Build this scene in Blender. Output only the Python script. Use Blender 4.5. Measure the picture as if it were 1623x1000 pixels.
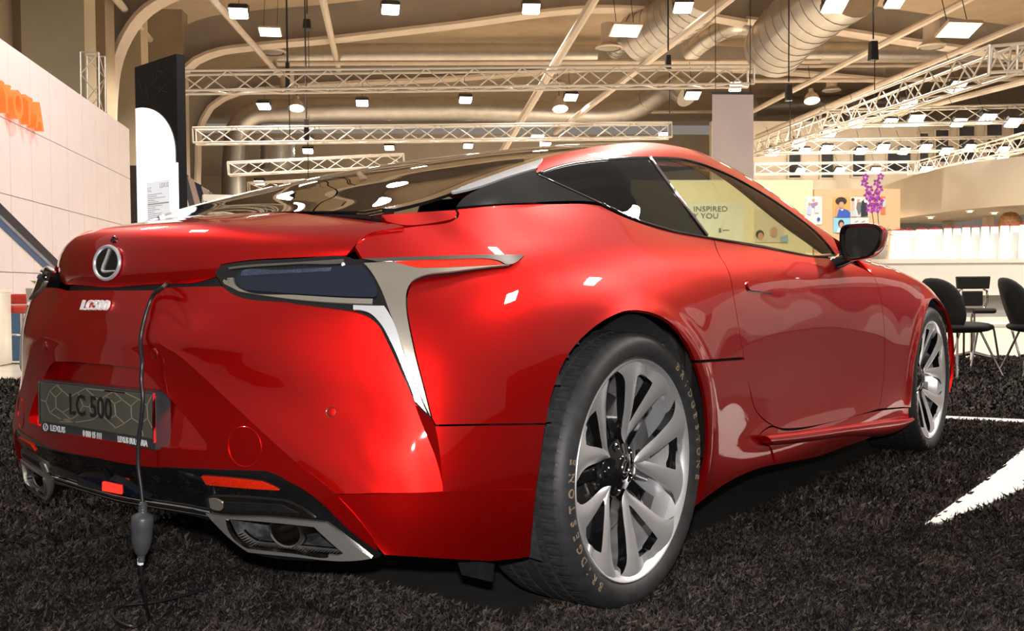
import bpy, bmesh, math, random
import numpy as np
from mathutils import Vector, Matrix
from mathutils.geometry import delaunay_2d_cdt

for o in list(bpy.data.objects):
    bpy.data.objects.remove(o, do_unlink=True)
scene = bpy.context.scene
COL = scene.collection
random.seed(7)
rng = np.random.default_rng(11)

# ------------------------------------------------------------------ camera
IMG_W, IMG_H = 1623.0, 1000.0
CAM = np.array([2.23349, -2.21786, 0.85074])
YAW, PITCH, ROLL, FPX = 0.655758, -0.032054, -0.0072075, 1554.92
_f = np.array([-math.sin(YAW)*math.cos(PITCH), math.cos(YAW)*math.cos(PITCH), math.sin(PITCH)])
_r = np.array([math.cos(YAW), math.sin(YAW), 0.0])
_u = np.cross(_r, _f)
CR = math.cos(ROLL)*_r + math.sin(ROLL)*_u
CU = -math.sin(ROLL)*_r + math.cos(ROLL)*_u
CF = _f
cam_data = bpy.data.cameras.new('camera')
cam = bpy.data.objects.new('camera', cam_data)
COL.objects.link(cam)
cam_data.sensor_fit = 'HORIZONTAL'
cam_data.sensor_width = 36.0
cam_data.lens = 36.0*FPX/IMG_W
cam_data.clip_start = 0.05
cam_data.clip_end = 300
M4 = Matrix(((CR[0], CU[0], -CF[0], CAM[0]), (CR[1], CU[1], -CF[1], CAM[1]), (CR[2], CU[2], -CF[2], CAM[2]), (0, 0, 0, 1)))
cam.matrix_world = M4
scene.camera = cam

# ------------------------------------------------------------------ exposure / world
vs = scene.view_settings
vs.view_transform = 'Standard'
vs.look = 'None'
vs.gamma = 1.0
vs.use_curve_mapping = False
vs.exposure = 0.0
world = bpy.data.worlds.new('hall_air')
scene.world = world
world.use_nodes = True
bg = world.node_tree.nodes['Background']
bg.inputs[0].default_value = (1.0, 0.9, 0.8, 1)
bg.inputs[1].default_value = 0.24

# hall frame: D = depth direction of the hall, L = to the right
HYAW = math.radians(41.5)
HD = np.array([-math.sin(HYAW), math.cos(HYAW), 0.0])
HL = np.array([math.cos(HYAW), math.sin(HYAW), 0.0])
HO = np.array([CAM[0], CAM[1], 0.0])

def hall(l, d, z):
    return HO + HL*l + HD*d + np.array([0, 0, z])

def area_light(name, loc, target, size, sizey, power, color=(1, 0.9, 0.78)):
    ld = bpy.data.lights.new(name, 'AREA')
    ld.shape = 'RECTANGLE'
    ld.size = size
    ld.size_y = sizey
    ld.energy = power
    ld.color = color
    o = bpy.data.objects.new(name, ld)
    COL.objects.link(o)
    o.location = Vector(loc)
    dv = Vector(target)-Vector(loc)
    o.rotation_euler = dv.to_track_quat('-Z', 'Y').to_euler()
    return o
# ------------------------------------------------------------------ large lights
# photographer's flash just above the lens
fl_ = bpy.data.lights.new('camera_flash', 'AREA')
fl_.shape = 'RECTANGLE'; fl_.size = .06; fl_.size_y = .035
fl_.energy = 75
fl_.color = (1, .96, .92)
flo = bpy.data.objects.new('camera_flash', fl_)
COL.objects.link(flo)
flo.matrix_world = M4 @ Matrix.Translation((0.0, .11, .0))
# rows of ceiling lamps over the near part of the hall, above and behind the frame
for i, (l, d, pw) in enumerate(((-5, 4, 330), (3, 4.5, 330), (-6, 10, 330), (4, 11, 480), (7, 1, 330), (10, 7, 900))):
    p = hall(l, d, 7.2)
    area_light('ceiling_lamp', p, p-np.array([0, 0, 5]), 1.2, .8, pw, (1.0, .92, .82))
# ------------------------------------------------------------------ geometry kernel
def project(P):
    d = np.atleast_2d(P)-CAM
    z = d@CF
    return np.stack([IMG_W/2+FPX*(d@CR)/z, IMG_H/2-FPX*(d@CU)/z], -1), z

def ray(px):
    return CF+((px[0]-IMG_W/2)/FPX)*CR-((px[1]-IMG_H/2)/FPX)*CU

def at(px, py, x=None, y=None, z=None):
    d = ray((px, py))
    ax, v = (0, x) if x is not None else ((1, y) if y is not None else (2, z))
    return CAM+d*((v-CAM[ax])/d[ax])

def at_depth(px, py, dep):
    """point seen at a pixel at the given distance along the hall's depth axis"""
    d = ray((px, py))
    return CAM+d*(dep/(d@HD))

def spline(P, n=None, q=None, closed=False):
    """chord-length Catmull-Rom through P, n even samples or at parameters q in 0..1"""
    P = np.asarray(P, float)
    if len(P) == 2:
        t = np.linspace(0, 1, n) if q is None else np.asarray(q)
        return P[0]+(P[1]-P[0])*t[:, None]
    if closed:
        P = np.vstack([P[-2:], P, P[:3]])
    d = np.sqrt(((P[1:]-P[:-1])**2).sum(1))**0.75+1e-9
    t = np.concatenate([[0], np.cumsum(d)])
    m = np.zeros_like(P)
    m[1:-1] = ((P[1:-1]-P[:-2])/d[:-1, None]*d[1:, None]+(P[2:]-P[1:-1])/d[1:, None]*d[:-1, None])/(d[:-1]+d[1:])[:, None]
    m[0] = 2*(P[1]-P[0])/d[0]-m[1] if len(P) > 2 else (P[1]-P[0])/d[0]
    m[-1] = 2*(P[-1]-P[-2])/d[-1]-m[-2]
    def ev(s):
        i = np.clip(np.searchsorted(t, s, side='right')-1, 0, len(P)-2)
        h = d[i]
        u = ((s-t[i])/h)[:, None]
        return ((2*u**3-3*u**2+1)*P[i]+(u**3-2*u**2+u)*h[:, None]*m[i]+(-2*u**3+3*u**2)*P[i+1]+(u**3-u**2)*h[:, None]*m[i+1])
    lo, hi = (t[2], t[-3]) if closed else (0, t[-1])
    ss = np.linspace(lo, hi, 400)
    pts = ev(ss)
    L = np.concatenate([[0], np.cumsum(np.sqrt(((pts[1:]-pts[:-1])**2).sum(1)))])
    qq = np.linspace(0, 1, n, endpoint=not closed) if q is None else np.asarray(q)
    return ev(np.interp(qq*L[-1], L, ss))

def yinterp(P, y, k=1):
    """smooth curve through P (sorted by coordinate k) evaluated at coordinate values y"""
    P = np.asarray(P, float)
    t = P[:, k]
    d = np.diff(t)
    s = (P[1:]-P[:-1])/d[:, None]
    m = np.zeros_like(P)
    m[1:-1] = (s[:-1]*d[1:, None]+s[1:]*d[:-1, None])/(d[:-1]+d[1:])[:, None]
    m[0] = s[0]
    m[-1] = s[-1]
    y = np.atleast_1d(y)
    i = np.clip(np.searchsorted(t, y, side='right')-1, 0, len(t)-2)
    h = d[i]
    u = ((y-t[i])/h)[:, None]
    return (2*u**3-3*u**2+1)*P[i]+(u**3-2*u**2+u)*h[:, None]*m[i]+(-2*u**3+3*u**2)*P[i+1]+(u**3-u**2)*h[:, None]*m[i+1]

def loft(rows, n, m, even=True):
    """rows: list of curves (point lists); result grid [m][n] of points. even=False keeps the given stations (all rows same count)"""
    if even:
        R = np.array([spline(r, n) for r in rows])
    else:
        R = np.array([np.asarray(r, float) for r in rows])
        k = R.shape[1]
        mid = R.mean(0)
        d = np.sqrt(((mid[1:]-mid[:-1])**2).sum(1))
        tt = np.concatenate([[0], np.cumsum(d)])
        q = np.linspace(0, tt[-1], n)
        R = np.array([np.stack([yinterp(np.stack([tt, r[:, c]], 1), q, 0)[:, 1] for c in range(3)], 1) for r in R])
    if len(rows) == 2:
        w = np.linspace(0, 1, m)[:, None, None]
        return R[0]*(1-w)+R[1]*w
    d = np.sqrt(((R[1:]-R[:-1])**2).sum(2)).mean(1)+1e-9
    tt = np.concatenate([[0], np.cumsum(d)])
    q = np.linspace(0, tt[-1], m)
    i = np.clip(np.searchsorted(tt, q, side='right')-1, 0, len(tt)-2)
    s = (R[1:]-R[:-1])/d[:, None, None]
    mm = np.zeros_like(R)
    mm[1:-1] = (s[:-1]*d[1:, None, None]+s[1:]*d[:-1, None, None])/(d[:-1]+d[1:])[:, None, None]
    mm[0] = 1.5*s[0]-.5*mm[1]
    mm[-1] = 1.5*s[-1]-.5*mm[-2]
    h = d[i][:, None, None]
    u = ((q-tt[i])/d[i])[:, None, None]
    return (2*u**3-3*u**2+1)*R[i]+(u**3-2*u**2+u)*h*mm[i]+(-2*u**3+3*u**2)*R[i+1]+(u**3-u**2)*h*mm[i+1]

class Patch:
    def __init__(self, G, out):
        """G: [m][n][3] grid, out: a point the surface faces away from"""
        self.G = np.asarray(G, float)
        m, n = self.G.shape[:2]
        du = np.gradient(self.G, axis=1)
        dv = np.gradient(self.G, axis=0)
        N = np.cross(du, dv)
        N /= np.linalg.norm(N, axis=2, keepdims=True)+1e-12
        c = self.G.reshape(-1, 3).mean(0)
        if ((N*(self.G-np.asarray(out, float))).sum(2)).mean() < 0:
            N = -N
        self.N = N
        self.m, self.n = m, n
        self.lu = np.linalg.norm(np.diff(self.G, axis=1), axis=2).sum(1).mean()
        self.lv = np.linalg.norm(np.diff(self.G, axis=0), axis=2).sum(0).mean()
        self._c = {}
    def flat(self, mode):
        if mode not in self._c:
            P = self.G.reshape(-1, 3)
            if mode == 'pix':
                q, z = project(P)
            elif mode == 'side':
                q, z = P[:, 1:3].copy(), -P[:, 0]
            elif mode == 'rear':
                q, z = P[:, [0, 2]].copy(), P[:, 1]
            elif mode == 'top':
                q, z = P[:, [0, 1]].copy(), -P[:, 2]
            q = q.reshape(self.m, self.n, 2)
            z = z.reshape(self.m, self.n)
            tri = []
            a, b, c, d = q[:-1, :-1], q[:-1, 1:], q[1:, 1:], q[1:, :-1]
            A = np.concatenate([a.reshape(-1, 2), a.reshape(-1, 2)])
            B = np.concatenate([b.reshape(-1, 2), c.reshape(-1, 2)])
            C = np.concatenate([c.reshape(-1, 2), d.reshape(-1, 2)])
            zz = np.concatenate([z[:-1, :-1].ravel()]*2)
            self._c[mode] = (A, B, C, zz, q)
        return self._c[mode]
    def uv(self, p, mode='pix'):
        """parameters (row, col) in grid units of the nearest surface point seen at p"""
        A, B, C, zz, q = self.flat(mode)
        p = np.asarray(p, float)
        v0 = B-A
        v1 = C-A
        v2 = p-A
        den = v0[:, 0]*v1[:, 1]-v1[:, 0]*v0[:, 1]
        den = np.where(np.abs(den) < 1e-12, 1e-12, den)
        s = (v2[:, 0]*v1[:, 1]-v1[:, 0]*v2[:, 1])/den
        t = (v0[:, 0]*v2[:, 1]-v2[:, 0]*v0[:, 1])/den
        e = 1e-6
        ok = np.where((s >= -e) & (t >= -e) & (s+t <= 1+e))[0]
        if len(ok) == 0:
            k = np.argmin(((q-p)**2).sum(2))
            return np.array([k//self.n, k % self.n], float)
        k = ok[np.argmin(zz[ok])]
        h = (self.m-1)*(self.n-1)
        i, j = divmod(k % h, self.n-1)
        if k < h:
            return np.array([i+t[k], j+s[k]+t[k]])
        return np.array([i+s[k]+t[k], j+s[k]])
    def ev(self, uv, F=None):
        F = self.G if F is None else F
        uv = np.atleast_2d(uv)
        i = np.clip(uv[:, 0].astype(int), 0, self.m-2)
        j = np.clip(uv[:, 1].astype(int), 0, self.n-2)
        a = (uv[:, 0]-i)[:, None]
        b = (uv[:, 1]-j)[:, None]
        return F[i, j]*(1-a)*(1-b)+F[i, j+1]*(1-a)*b+F[i+1, j]*a*(1-b)+F[i+1, j+1]*a*b
    def nor(self, uv):
        v = self.ev(uv, self.N)
        return v/(np.linalg.norm(v, axis=1, keepdims=True)+1e-12)
    def p3(self, p, mode='pix', lift=0.0):
        u = self.uv(p, mode)
        return (self.ev(u)+lift*self.nor(u))[0]

def outline(segs, step):
    """segs: list of point lists, smooth inside, corners between -> closed polygon with even spacing"""
    out = []
    for s in segs:
        s = np.asarray(s, float)
        L = np.sqrt(((s[1:]-s[:-1])**2).sum(1)).sum()
        n = max(2, int(round(L/step))+1)
        out.append(spline(s, n)[:-1])
    return np.vstack(out)

def inside(poly, pts):
    x, y = pts[:, 0], pts[:, 1]
    r = np.zeros(len(pts), bool)
    j = len(poly)-1
    for i in range(len(poly)):
        xi, yi = poly[i]
        xj, yj = poly[j]
        if yi != yj:
            c = ((yi > y) != (yj > y)) & (x < (xj-xi)*(y-yi)/(yj-yi)+xi)
            r ^= c
        j = i
    return r

def link(name, me, mat, parent=None, loc=None):
    o = bpy.data.objects.new(name, me)
    COL.objects.link(o)
    if mat is not None and len(me.materials) == 0:
        me.materials.append(mat)
    if parent is not None:
        o.parent = parent
    if loc is not None:
        o.location = loc
    return o

def mesh_pd(name, V, F, smooth=True, loopn=None):
    me = bpy.data.meshes.new(name)
    me.from_pydata([tuple(map(float, v)) for v in V], [], [tuple(int(i) for i in f) for f in F])
    if smooth:
        me.polygons.foreach_set('use_smooth', [True]*len(me.polygons))
    me.update()
    if loopn is not None:
        me.normals_split_custom_set([tuple(map(float, v)) for v in loopn])
    return me

def trimmed(patch, polys, step, mode='pix', holes=(), thick=0.012, lift=0.0, mirror=False, uvpoly=None, inset=0.0):
    """a panel cut from a patch. polys: outline (already sampled) in the given mode; returns V, F, loop normals"""
    def touv(P):
        if mode == 'uv':
            return np.asarray(P, float)
        return np.array([patch.uv(p, mode) for p in P])
    sc = np.array([patch.lv/(patch.m-1), patch.lu/(patch.n-1)])
    outer = touv(polys) if uvpoly is None else np.asarray(uvpoly, float)
    loops = [outer*sc]+[touv(h)*sc for h in holes]
    clean = []
    for L in loops:
        K = [L[0]]
        for p in L[1:]:
            if np.linalg.norm(p-K[-1]) > step*0.12:
                K.append(p)
        while np.linalg.norm(K[0]-K[-1]) < step*0.12:
            K.pop()
        K = np.array(K)
        if inset:
            a = np.roll(K, 1, 0)
            b = np.roll(K, -1, 0)
            t = b-a
            nn = np.stack([t[:, 1], -t[:, 0]], 1)/(np.linalg.norm(t, axis=1, keepdims=True)+1e-9)
            area = 0.5*(K[:, 0]*np.roll(K[:, 1], -1)-np.roll(K[:, 0], -1)*K[:, 1]).sum()
            sg = -1 if area > 0 else 1
            if L is not loops[0]:
                sg = -sg
            K = K+sg*inset*nn
        clean.append(K)
    loops = clean
    lo = loops[0].min(0)
    hi = loops[0].max(0)
    gx = np.arange(lo[0]+step*.5, hi[0], step)
    gy = np.arange(lo[1]+step*.5, hi[1], step)
    gp = np.stack(np.meshgrid(gx, gy, indexing='ij'), -1).reshape(-1, 2)
    if len(gp):
        ok = inside(loops[0], gp)
        for h in loops[1:]:
            ok &= ~inside(h, gp)
        gp = gp[ok]
        B = np.vstack(loops)
        if len(gp):
            dm = np.concatenate([np.sqrt(((c[:, None]-B[None])**2).sum(2)).min(1) for c in np.array_split(gp, max(1, len(gp)//500))])
            gp = gp[dm > step*0.45]
    pts = np.vstack(loops+[gp]) if len(gp) else np.vstack(loops)
    edges = []
    b = 0
    for L in loops:
        k = len(L)
        edges += [(b+i, b+(i+1) % k) for i in range(k)]
        b += k
    nb = b
    vo, eo, fo, ov, oe, of = delaunay_2d_cdt([Vector(p) for p in pts], edges, [], 0, 1e-7)
    P2 = np.array([(v[0], v[1]) for v in vo])
    F = np.array([f for f in fo if len(f) == 3])
    cen = P2[F].mean(1)
    ok = inside(loops[0], cen)
    for h in loops[1:]:
        ok &= ~inside(h, cen)
    F = F[ok]
    uv = P2/sc
    V = patch.ev(uv)
    N = patch.nor(uv)
    V = V+N*lift
    a, b_, c = V[F[:, 0]], V[F[:, 1]], V[F[:, 2]]
    fn = np.cross(b_-a, c-a)
    flip = (fn*N[F[:, 0]]).sum(1) < 0
    F[flip] = F[flip][:, ::-1]
    LN = N[F.ravel()]
    Fl = [tuple(f) for f in F]
    LN = [n for n in LN]
    if thick:
        from collections import Counter
        ed = Counter()
        for f in Fl:
            for i in range(3):
                ed[tuple(sorted((f[i], f[(i+1) % 3])))] += 1
        be = []
        for f in Fl:
            for i in range(3):
                e = (f[i], f[(i+1) % 3])
                if ed[tuple(sorted(e))] == 1:
                    be.append(e)
        bv = sorted(set(i for e in be for i in e))
        idx = {v: len(V)+k for k, v in enumerate(bv)}
        V = np.vstack([V, V[bv]-N[bv]*thick])
        for (i, j) in be:
            f = (j, i, idx[i], idx[j])
            q = np.cross(V[f[1]]-V[f[0]], V[f[2]]-V[f[0]])
            q = q/(np.linalg.norm(q)+1e-12)
            Fl.append(f)
            LN += [q]*4
    return V, Fl, np.array(LN)

def panel(name, patch, polys, step, mat, parent, mode='pix', holes=(), thick=0.012, lift=0.0, both=False, uvpoly=None, inset=0.0):
    V, F, LN = trimmed(patch, polys, step, mode, holes, thick, lift, uvpoly=uvpoly, inset=inset)
    o = link(name, mesh_pd(name, V, F, True, LN), mat, parent)
    if both:
        Vm, Fm, Lm = mirror_x(V, F, LN)
        o2 = link(name, mesh_pd(name, Vm, Fm, True, Lm), mat, parent)
        return o, o2
    return o

def mirror_x(V, F, LN=None):
    V = np.array(V, float).copy()
    V[:, 0] *= -1
    F2 = []
    L2 = []
    k = 0
    for f in F:
        F2.append(tuple(f[::-1]))
        if LN is not None:
            b = np.array(LN[k:k+len(f)])[::-1].copy()
            b[:, 0] *= -1
            L2.append(b)
            k += len(f)
    return V, F2, (np.vstack(L2) if LN is not None else None)

def grid_mesh(name, G, mat, parent=None, closed_u=False, closed_v=False, smooth=True, flip=False, caps=False):
    m, n = G.shape[:2]
    V = G.reshape(-1, 3)
    F = []
    for i in range(m if closed_v else m-1):
        for j in range(n if closed_u else n-1):
            a, b, c, d = i*n+j, i*n+(j+1) % n, ((i+1) % m)*n+(j+1) % n, ((i+1) % m)*n+j
            F.append((a, d, c, b) if flip else (a, b, c, d))
    if caps:
        F.append(tuple(range(n))[::(1 if flip else -1)])
        F.append(tuple((m-1)*n+j for j in range(n))[::(-1 if flip else 1)])
    return link(name, mesh_pd(name, V, F, smooth), mat, parent)

def tube(path, r, k=8, closed=False):
    """V, F of a round tube along a path; r scalar or list"""
    P = np.asarray(path, float)
    n = len(P)
    r = np.full(n, r) if np.isscalar(r) else np.asarray(r, float)
    T = np.gradient(P, axis=0)
    if closed:
        T = np.roll(P, -1, 0)-np.roll(P, 1, 0)
    T /= np.linalg.norm(T, axis=1, keepdims=True)+1e-12
    up = np.array([0, 0, 1.0]) if abs(T[0][2]) < 0.9 else np.array([1.0, 0, 0])
    V = []
    A = np.cross(T[0], up)
    A /= np.linalg.norm(A)
    for i in range(n):
        A = A-T[i]*(A@T[i])
        A /= np.linalg.norm(A)+1e-12
        B = np.cross(T[i], A)
        for j in range(k):
            a = 2*math.pi*j/k
            V.append(P[i]+r[i]*(math.cos(a)*A+math.sin(a)*B))
    F = []
    for i in range(n if closed else n-1):
        for j in range(k):
            i2 = (i+1) % n
            F.append((i*k+j, i*k+(j+1) % k, i2*k+(j+1) % k, i2*k+j))
    if not closed:
        F.append(tuple(range(k))[::-1])
        F.append(tuple((n-1)*k+j for j in range(k)))
    return V, F

class MB:
    """mesh builder: collects shapes, builds ONE mesh"""
    def __init__(self):
        self.V = []
        self.F = []
        self.S = []
    def add(self, V, F, smooth=False):
        b = len(self.V)
        self.V += [tuple(map(float, v)) for v in V]
        self.F += [tuple(int(i)+b for i in f) for f in F]
        self.S += [smooth]*len(F)
        return self
    def box(self, c, s, ax=None):
        c = np.asarray(c, float)
        A = np.eye(3) if ax is None else np.asarray(ax, float)
        V = []
        for i in (-1, 1):
            for j in (-1, 1):
                for k in (-1, 1):
                    V.append(c+A[0]*i*s[0]/2+A[1]*j*s[1]/2+A[2]*k*s[2]/2)
        F = [(0, 1, 3, 2), (4, 6, 7, 5), (0, 4, 5, 1), (2, 3, 7, 6), (0, 2, 6, 4), (1, 5, 7, 3)]
        if np.linalg.det(A) < 0:
            F = [f[::-1] for f in F]
        return self.add(V, F)
    def tube(self, path, r, k=8, closed=False):
        V, F = tube(path, r, k, closed)
        return self.add(V, F, True)
    def lathe(self, prof, c=(0, 0, 0), ax=None, k=24, a0=0, a1=2*math.pi):
        """prof: (radius, height) list, about axis 2 of ax"""
        A = np.eye(3) if ax is None else np.asarray(ax, float)
        c = np.asarray(c, float)
        full = abs(a1-a0-2*math.pi) < 1e-6
        kk = k if full else k+1
        V = []
        for r, h in prof:
            for j in range(kk):
                a = a0+(a1-a0)*j/k
                V.append(c+A[0]*r*math.cos(a)+A[1]*r*math.sin(a)+A[2]*h)
        F = []
        for i in range(len(prof)-1):
            for j in range(k):
                j2 = (j+1) % kk if full else j+1
                F.append((i*kk+j, i*kk+j2, (i+1)*kk+j2, (i+1)*kk+j))
        return self.add(V, F, True)
    def prism(self, poly, z0, z1, c=(0, 0, 0), ax=None):
        """poly: 2D outline in axes 0,1; extruded along axis 2"""
        A = np.eye(3) if ax is None else np.asarray(ax, float)
        c = np.asarray(c, float)
        n = len(poly)
        area = sum(poly[i][0]*poly[(i+1) % n][1]-poly[(i+1) % n][0]*poly[i][1] for i in range(n))
        if area < 0:
            poly = list(poly)[::-1]
        V = [c+A[0]*p[0]+A[1]*p[1]+A[2]*z0 for p in poly]+[c+A[0]*p[0]+A[1]*p[1]+A[2]*z1 for p in poly]
        F = [tuple(range(n))[::-1], tuple(range(n, 2*n))]
        for i in range(n):
            j = (i+1) % n
            F.append((i, j, n+j, n+i))
        if np.linalg.det(A) < 0:
            F = [f[::-1] for f in F]
        return self.add(V, F)
    def mirrored(self):
        m = MB()
        m.V = [(-v[0], v[1], v[2]) for v in self.V]
        m.F = [f[::-1] for f in self.F]
        m.S = list(self.S)
        return m
    def mesh(self, name):
        me = bpy.data.meshes.new(name)
        me.from_pydata(self.V, [], self.F)
        me.polygons.foreach_set('use_smooth', self.S)
        me.update()
        return me
    def build(self, name, mat, parent=None, loc=None, bevel=0.0, sharp=40):
        me = self.mesh(name)
        if any(self.S):
            me.set_sharp_from_angle(angle=math.radians(sharp))
        o = link(name, me, mat, parent, loc)
        if bevel:
            md = o.modifiers.new('bevel', 'BEVEL')
            md.width = bevel
            md.segments = 2
            md.limit_method = 'ANGLE'
        return o

def empty(name, loc=(0, 0, 0), rz=0.0, parent=None):
    o = bpy.data.objects.new(name, None)
    COL.objects.link(o)
    o.location = Vector(loc)
    o.rotation_euler = (0, 0, rz)
    o.empty_display_size = 0.1
    if parent is not None:
        o.parent = parent
    return o

def tag(o, label, cat, group=None, kind=None):
    if label:
        o['label'] = label
    if cat:
        o['category'] = cat
    if group:
        o['group'] = group
    if kind:
        o['kind'] = kind
    return o

def copy_tree(o, parent=None):
    c = o.copy()
    COL.objects.link(c)
    c.parent = parent
    for ch in list(o.children):
        copy_tree(ch, c)
    return c

def text_mesh(name, s, size, mat, parent, origin, xdir, ydir, depth=0.001, align='CENTER', bold=0.0, sx=1.0, shear=0.0):
    """lettering as a mesh lying in the plane of xdir, ydir"""
    cu = bpy.data.curves.new(name, 'FONT')
    cu.body = s
    cu.size = size
    cu.align_x = align
    cu.align_y = 'CENTER'
    cu.extrude = depth
    cu.offset = bold
    cu.shear = shear
    cu.resolution_u = 3
    t = bpy.data.objects.new(name, cu)
    COL.objects.link(t)
    dg = bpy.context.evaluated_depsgraph_get()
    me = bpy.data.meshes.new_from_object(t.evaluated_get(dg))
    bpy.data.objects.remove(t, do_unlink=True)
    xd = Vector(xdir).normalized()
    yd = Vector(ydir).normalized()
    zd = xd.cross(yd)
    M = Matrix(((xd[0]*sx, yd[0], zd[0], origin[0]), (xd[1]*sx, yd[1], zd[1], origin[1]), (xd[2]*sx, yd[2], zd[2], origin[2]), (0, 0, 0, 1)))
    me.transform(M)
    me.materials.clear()
    return link(name, me, mat, parent)
# ------------------------------------------------------------------ materials
def make_mat(name, col, rough=0.5, metal=0.0, coat=0.0, emit=0.0, ecol=None, spec=0.5, vary=0.0, scale=20.0, bump=0.0, bscale=None, trans=0.0, ior=1.45, alpha=1.0, col2=None, stretch=None, coat_rough=0.02):
    m = bpy.data.materials.new(name)
    m.use_nodes = True
    nt = m.node_tree
    b = nt.nodes['Principled BSDF']
    b.inputs['Base Color'].default_value = (*col, 1)
    b.inputs['Roughness'].default_value = rough
    b.inputs['Metallic'].default_value = metal
    b.inputs['Coat Weight'].default_value = coat
    b.inputs['Coat Roughness'].default_value = coat_rough
    b.inputs['Specular IOR Level'].default_value = spec
    b.inputs['Transmission Weight'].default_value = trans
    b.inputs['IOR'].default_value = ior
    b.inputs['Alpha'].default_value = alpha
    if emit:
        b.inputs['Emission Color'].default_value = (*(ecol or col), 1)
        b.inputs['Emission Strength'].default_value = emit
    if vary or bump:
        tc = nt.nodes.new('ShaderNodeTexCoord')
        mp = nt.nodes.new('ShaderNodeMapping')
        if stretch:
            mp.inputs['Scale'].default_value = stretch
        nt.links.new(tc.outputs['Object'], mp.inputs[0])
    if vary:
        nz = nt.nodes.new('ShaderNodeTexNoise')
        nz.inputs['Scale'].default_value = scale
        nz.inputs['Detail'].default_value = 5
        nt.links.new(mp.outputs[0], nz.inputs['Vector'])
        cr = nt.nodes.new('ShaderNodeValToRGB')
        c2 = col2 or tuple(min(1, c*(1+vary)) for c in col)
        c1 = col if col2 else tuple(c*(1-vary) for c in col)
        cr.color_ramp.elements[0].color = (*c1, 1)
        cr.color_ramp.elements[1].color = (*c2, 1)
        cr.color_ramp.elements[0].position = 0.35
        cr.color_ramp.elements[1].position = 0.65
        nt.links.new(nz.outputs['Fac'], cr.inputs[0])
        nt.links.new(cr.outputs[0], b.inputs['Base Color'])
    if bump:
        n2 = nt.nodes.new('ShaderNodeTexNoise')
        n2.inputs['Scale'].default_value = bscale or scale
        n2.inputs['Detail'].default_value = 4
        nt.links.new(mp.outputs[0], n2.inputs['Vector'])
        bp = nt.nodes.new('ShaderNodeBump')
        bp.inputs['Strength'].default_value = bump
        bp.inputs['Distance'].default_value = 0.01
        nt.links.new(n2.outputs['Fac'], bp.inputs['Height'])
        nt.links.new(bp.outputs[0], b.inputs['Normal'])
    return m

M = {}
M['paint'] = make_mat('red_paint', (0.60, 0.005, 0.004), rough=0.38, metal=0.87, coat=1.0, spec=0.0, vary=0.06, scale=900)
M['gloss_black'] = make_mat('gloss_black_plastic', (0.006, 0.006, 0.007), rough=0.08, coat=1.0)
M['black_plastic'] = make_mat('matt_black_plastic', (0.008, 0.008, 0.009), rough=0.5, vary=0.2, scale=60)
M['liner'] = make_mat('wheel_arch_felt', (0.022, 0.023, 0.027), rough=0.9, vary=0.3, scale=80, bump=0.2)
M['chrome'] = make_mat('chrome', (0.82, 0.80, 0.78), rough=0.08, metal=1.0)
M['dark_chrome'] = make_mat('dark_chrome', (0.50, 0.48, 0.46), rough=0.2, metal=1.0)
M['satin'] = make_mat('satin_silver_trim', (0.40, 0.365, 0.31), rough=0.36, metal=0.75)
M['alloy'] = make_mat('machined_alloy', (0.90, 0.90, 0.92), rough=0.30, metal=0.8, vary=0.03, scale=200)
M['tyre'] = make_mat('tyre_rubber', (0.024, 0.024, 0.026), rough=0.55, vary=0.2, scale=40)
M['disc'] = make_mat('brake_disc_steel', (0.42, 0.41, 0.40), rough=0.35, metal=1.0, vary=0.1, scale=30)
M['lens_dark'] = make_mat('smoked_lens', (0.005, 0.009, 0.022), rough=0.04, coat=1.0, spec=0.8)
M['lens_red'] = make_mat('red_reflector', (0.62, 0.02, 0.004), rough=0.25, coat=1.0, vary=0.25, scale=300)
M['lens_red_lit'] = make_mat('red_lamp_lit', (0.6, 0.01, 0.005), rough=0.2, emit=1.6, ecol=(1, 0.03, 0.02))
M['dark'] = make_mat('dark_interior', (0.012, 0.011, 0.011), rough=0.8, vary=0.2, scale=30)
M['leather'] = make_mat('dark_leather', (0.03, 0.026, 0.024), rough=0.5, vary=0.15, scale=60, bump=0.1)
M['white'] = make_mat('white_print', (0.8, 0.8, 0.8), rough=0.5, vary=0.02)
M['grey_print'] = make_mat('grey_print', (0.55, 0.56, 0.58), rough=0.4, vary=0.02)
M['black_print'] = make_mat('black_print', (0.008, 0.008, 0.008), rough=0.5, vary=0.02)
M['mirror'] = make_mat('mirror_glass', (0.5, 0.5, 0.48), rough=0.01, metal=1.0)

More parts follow.
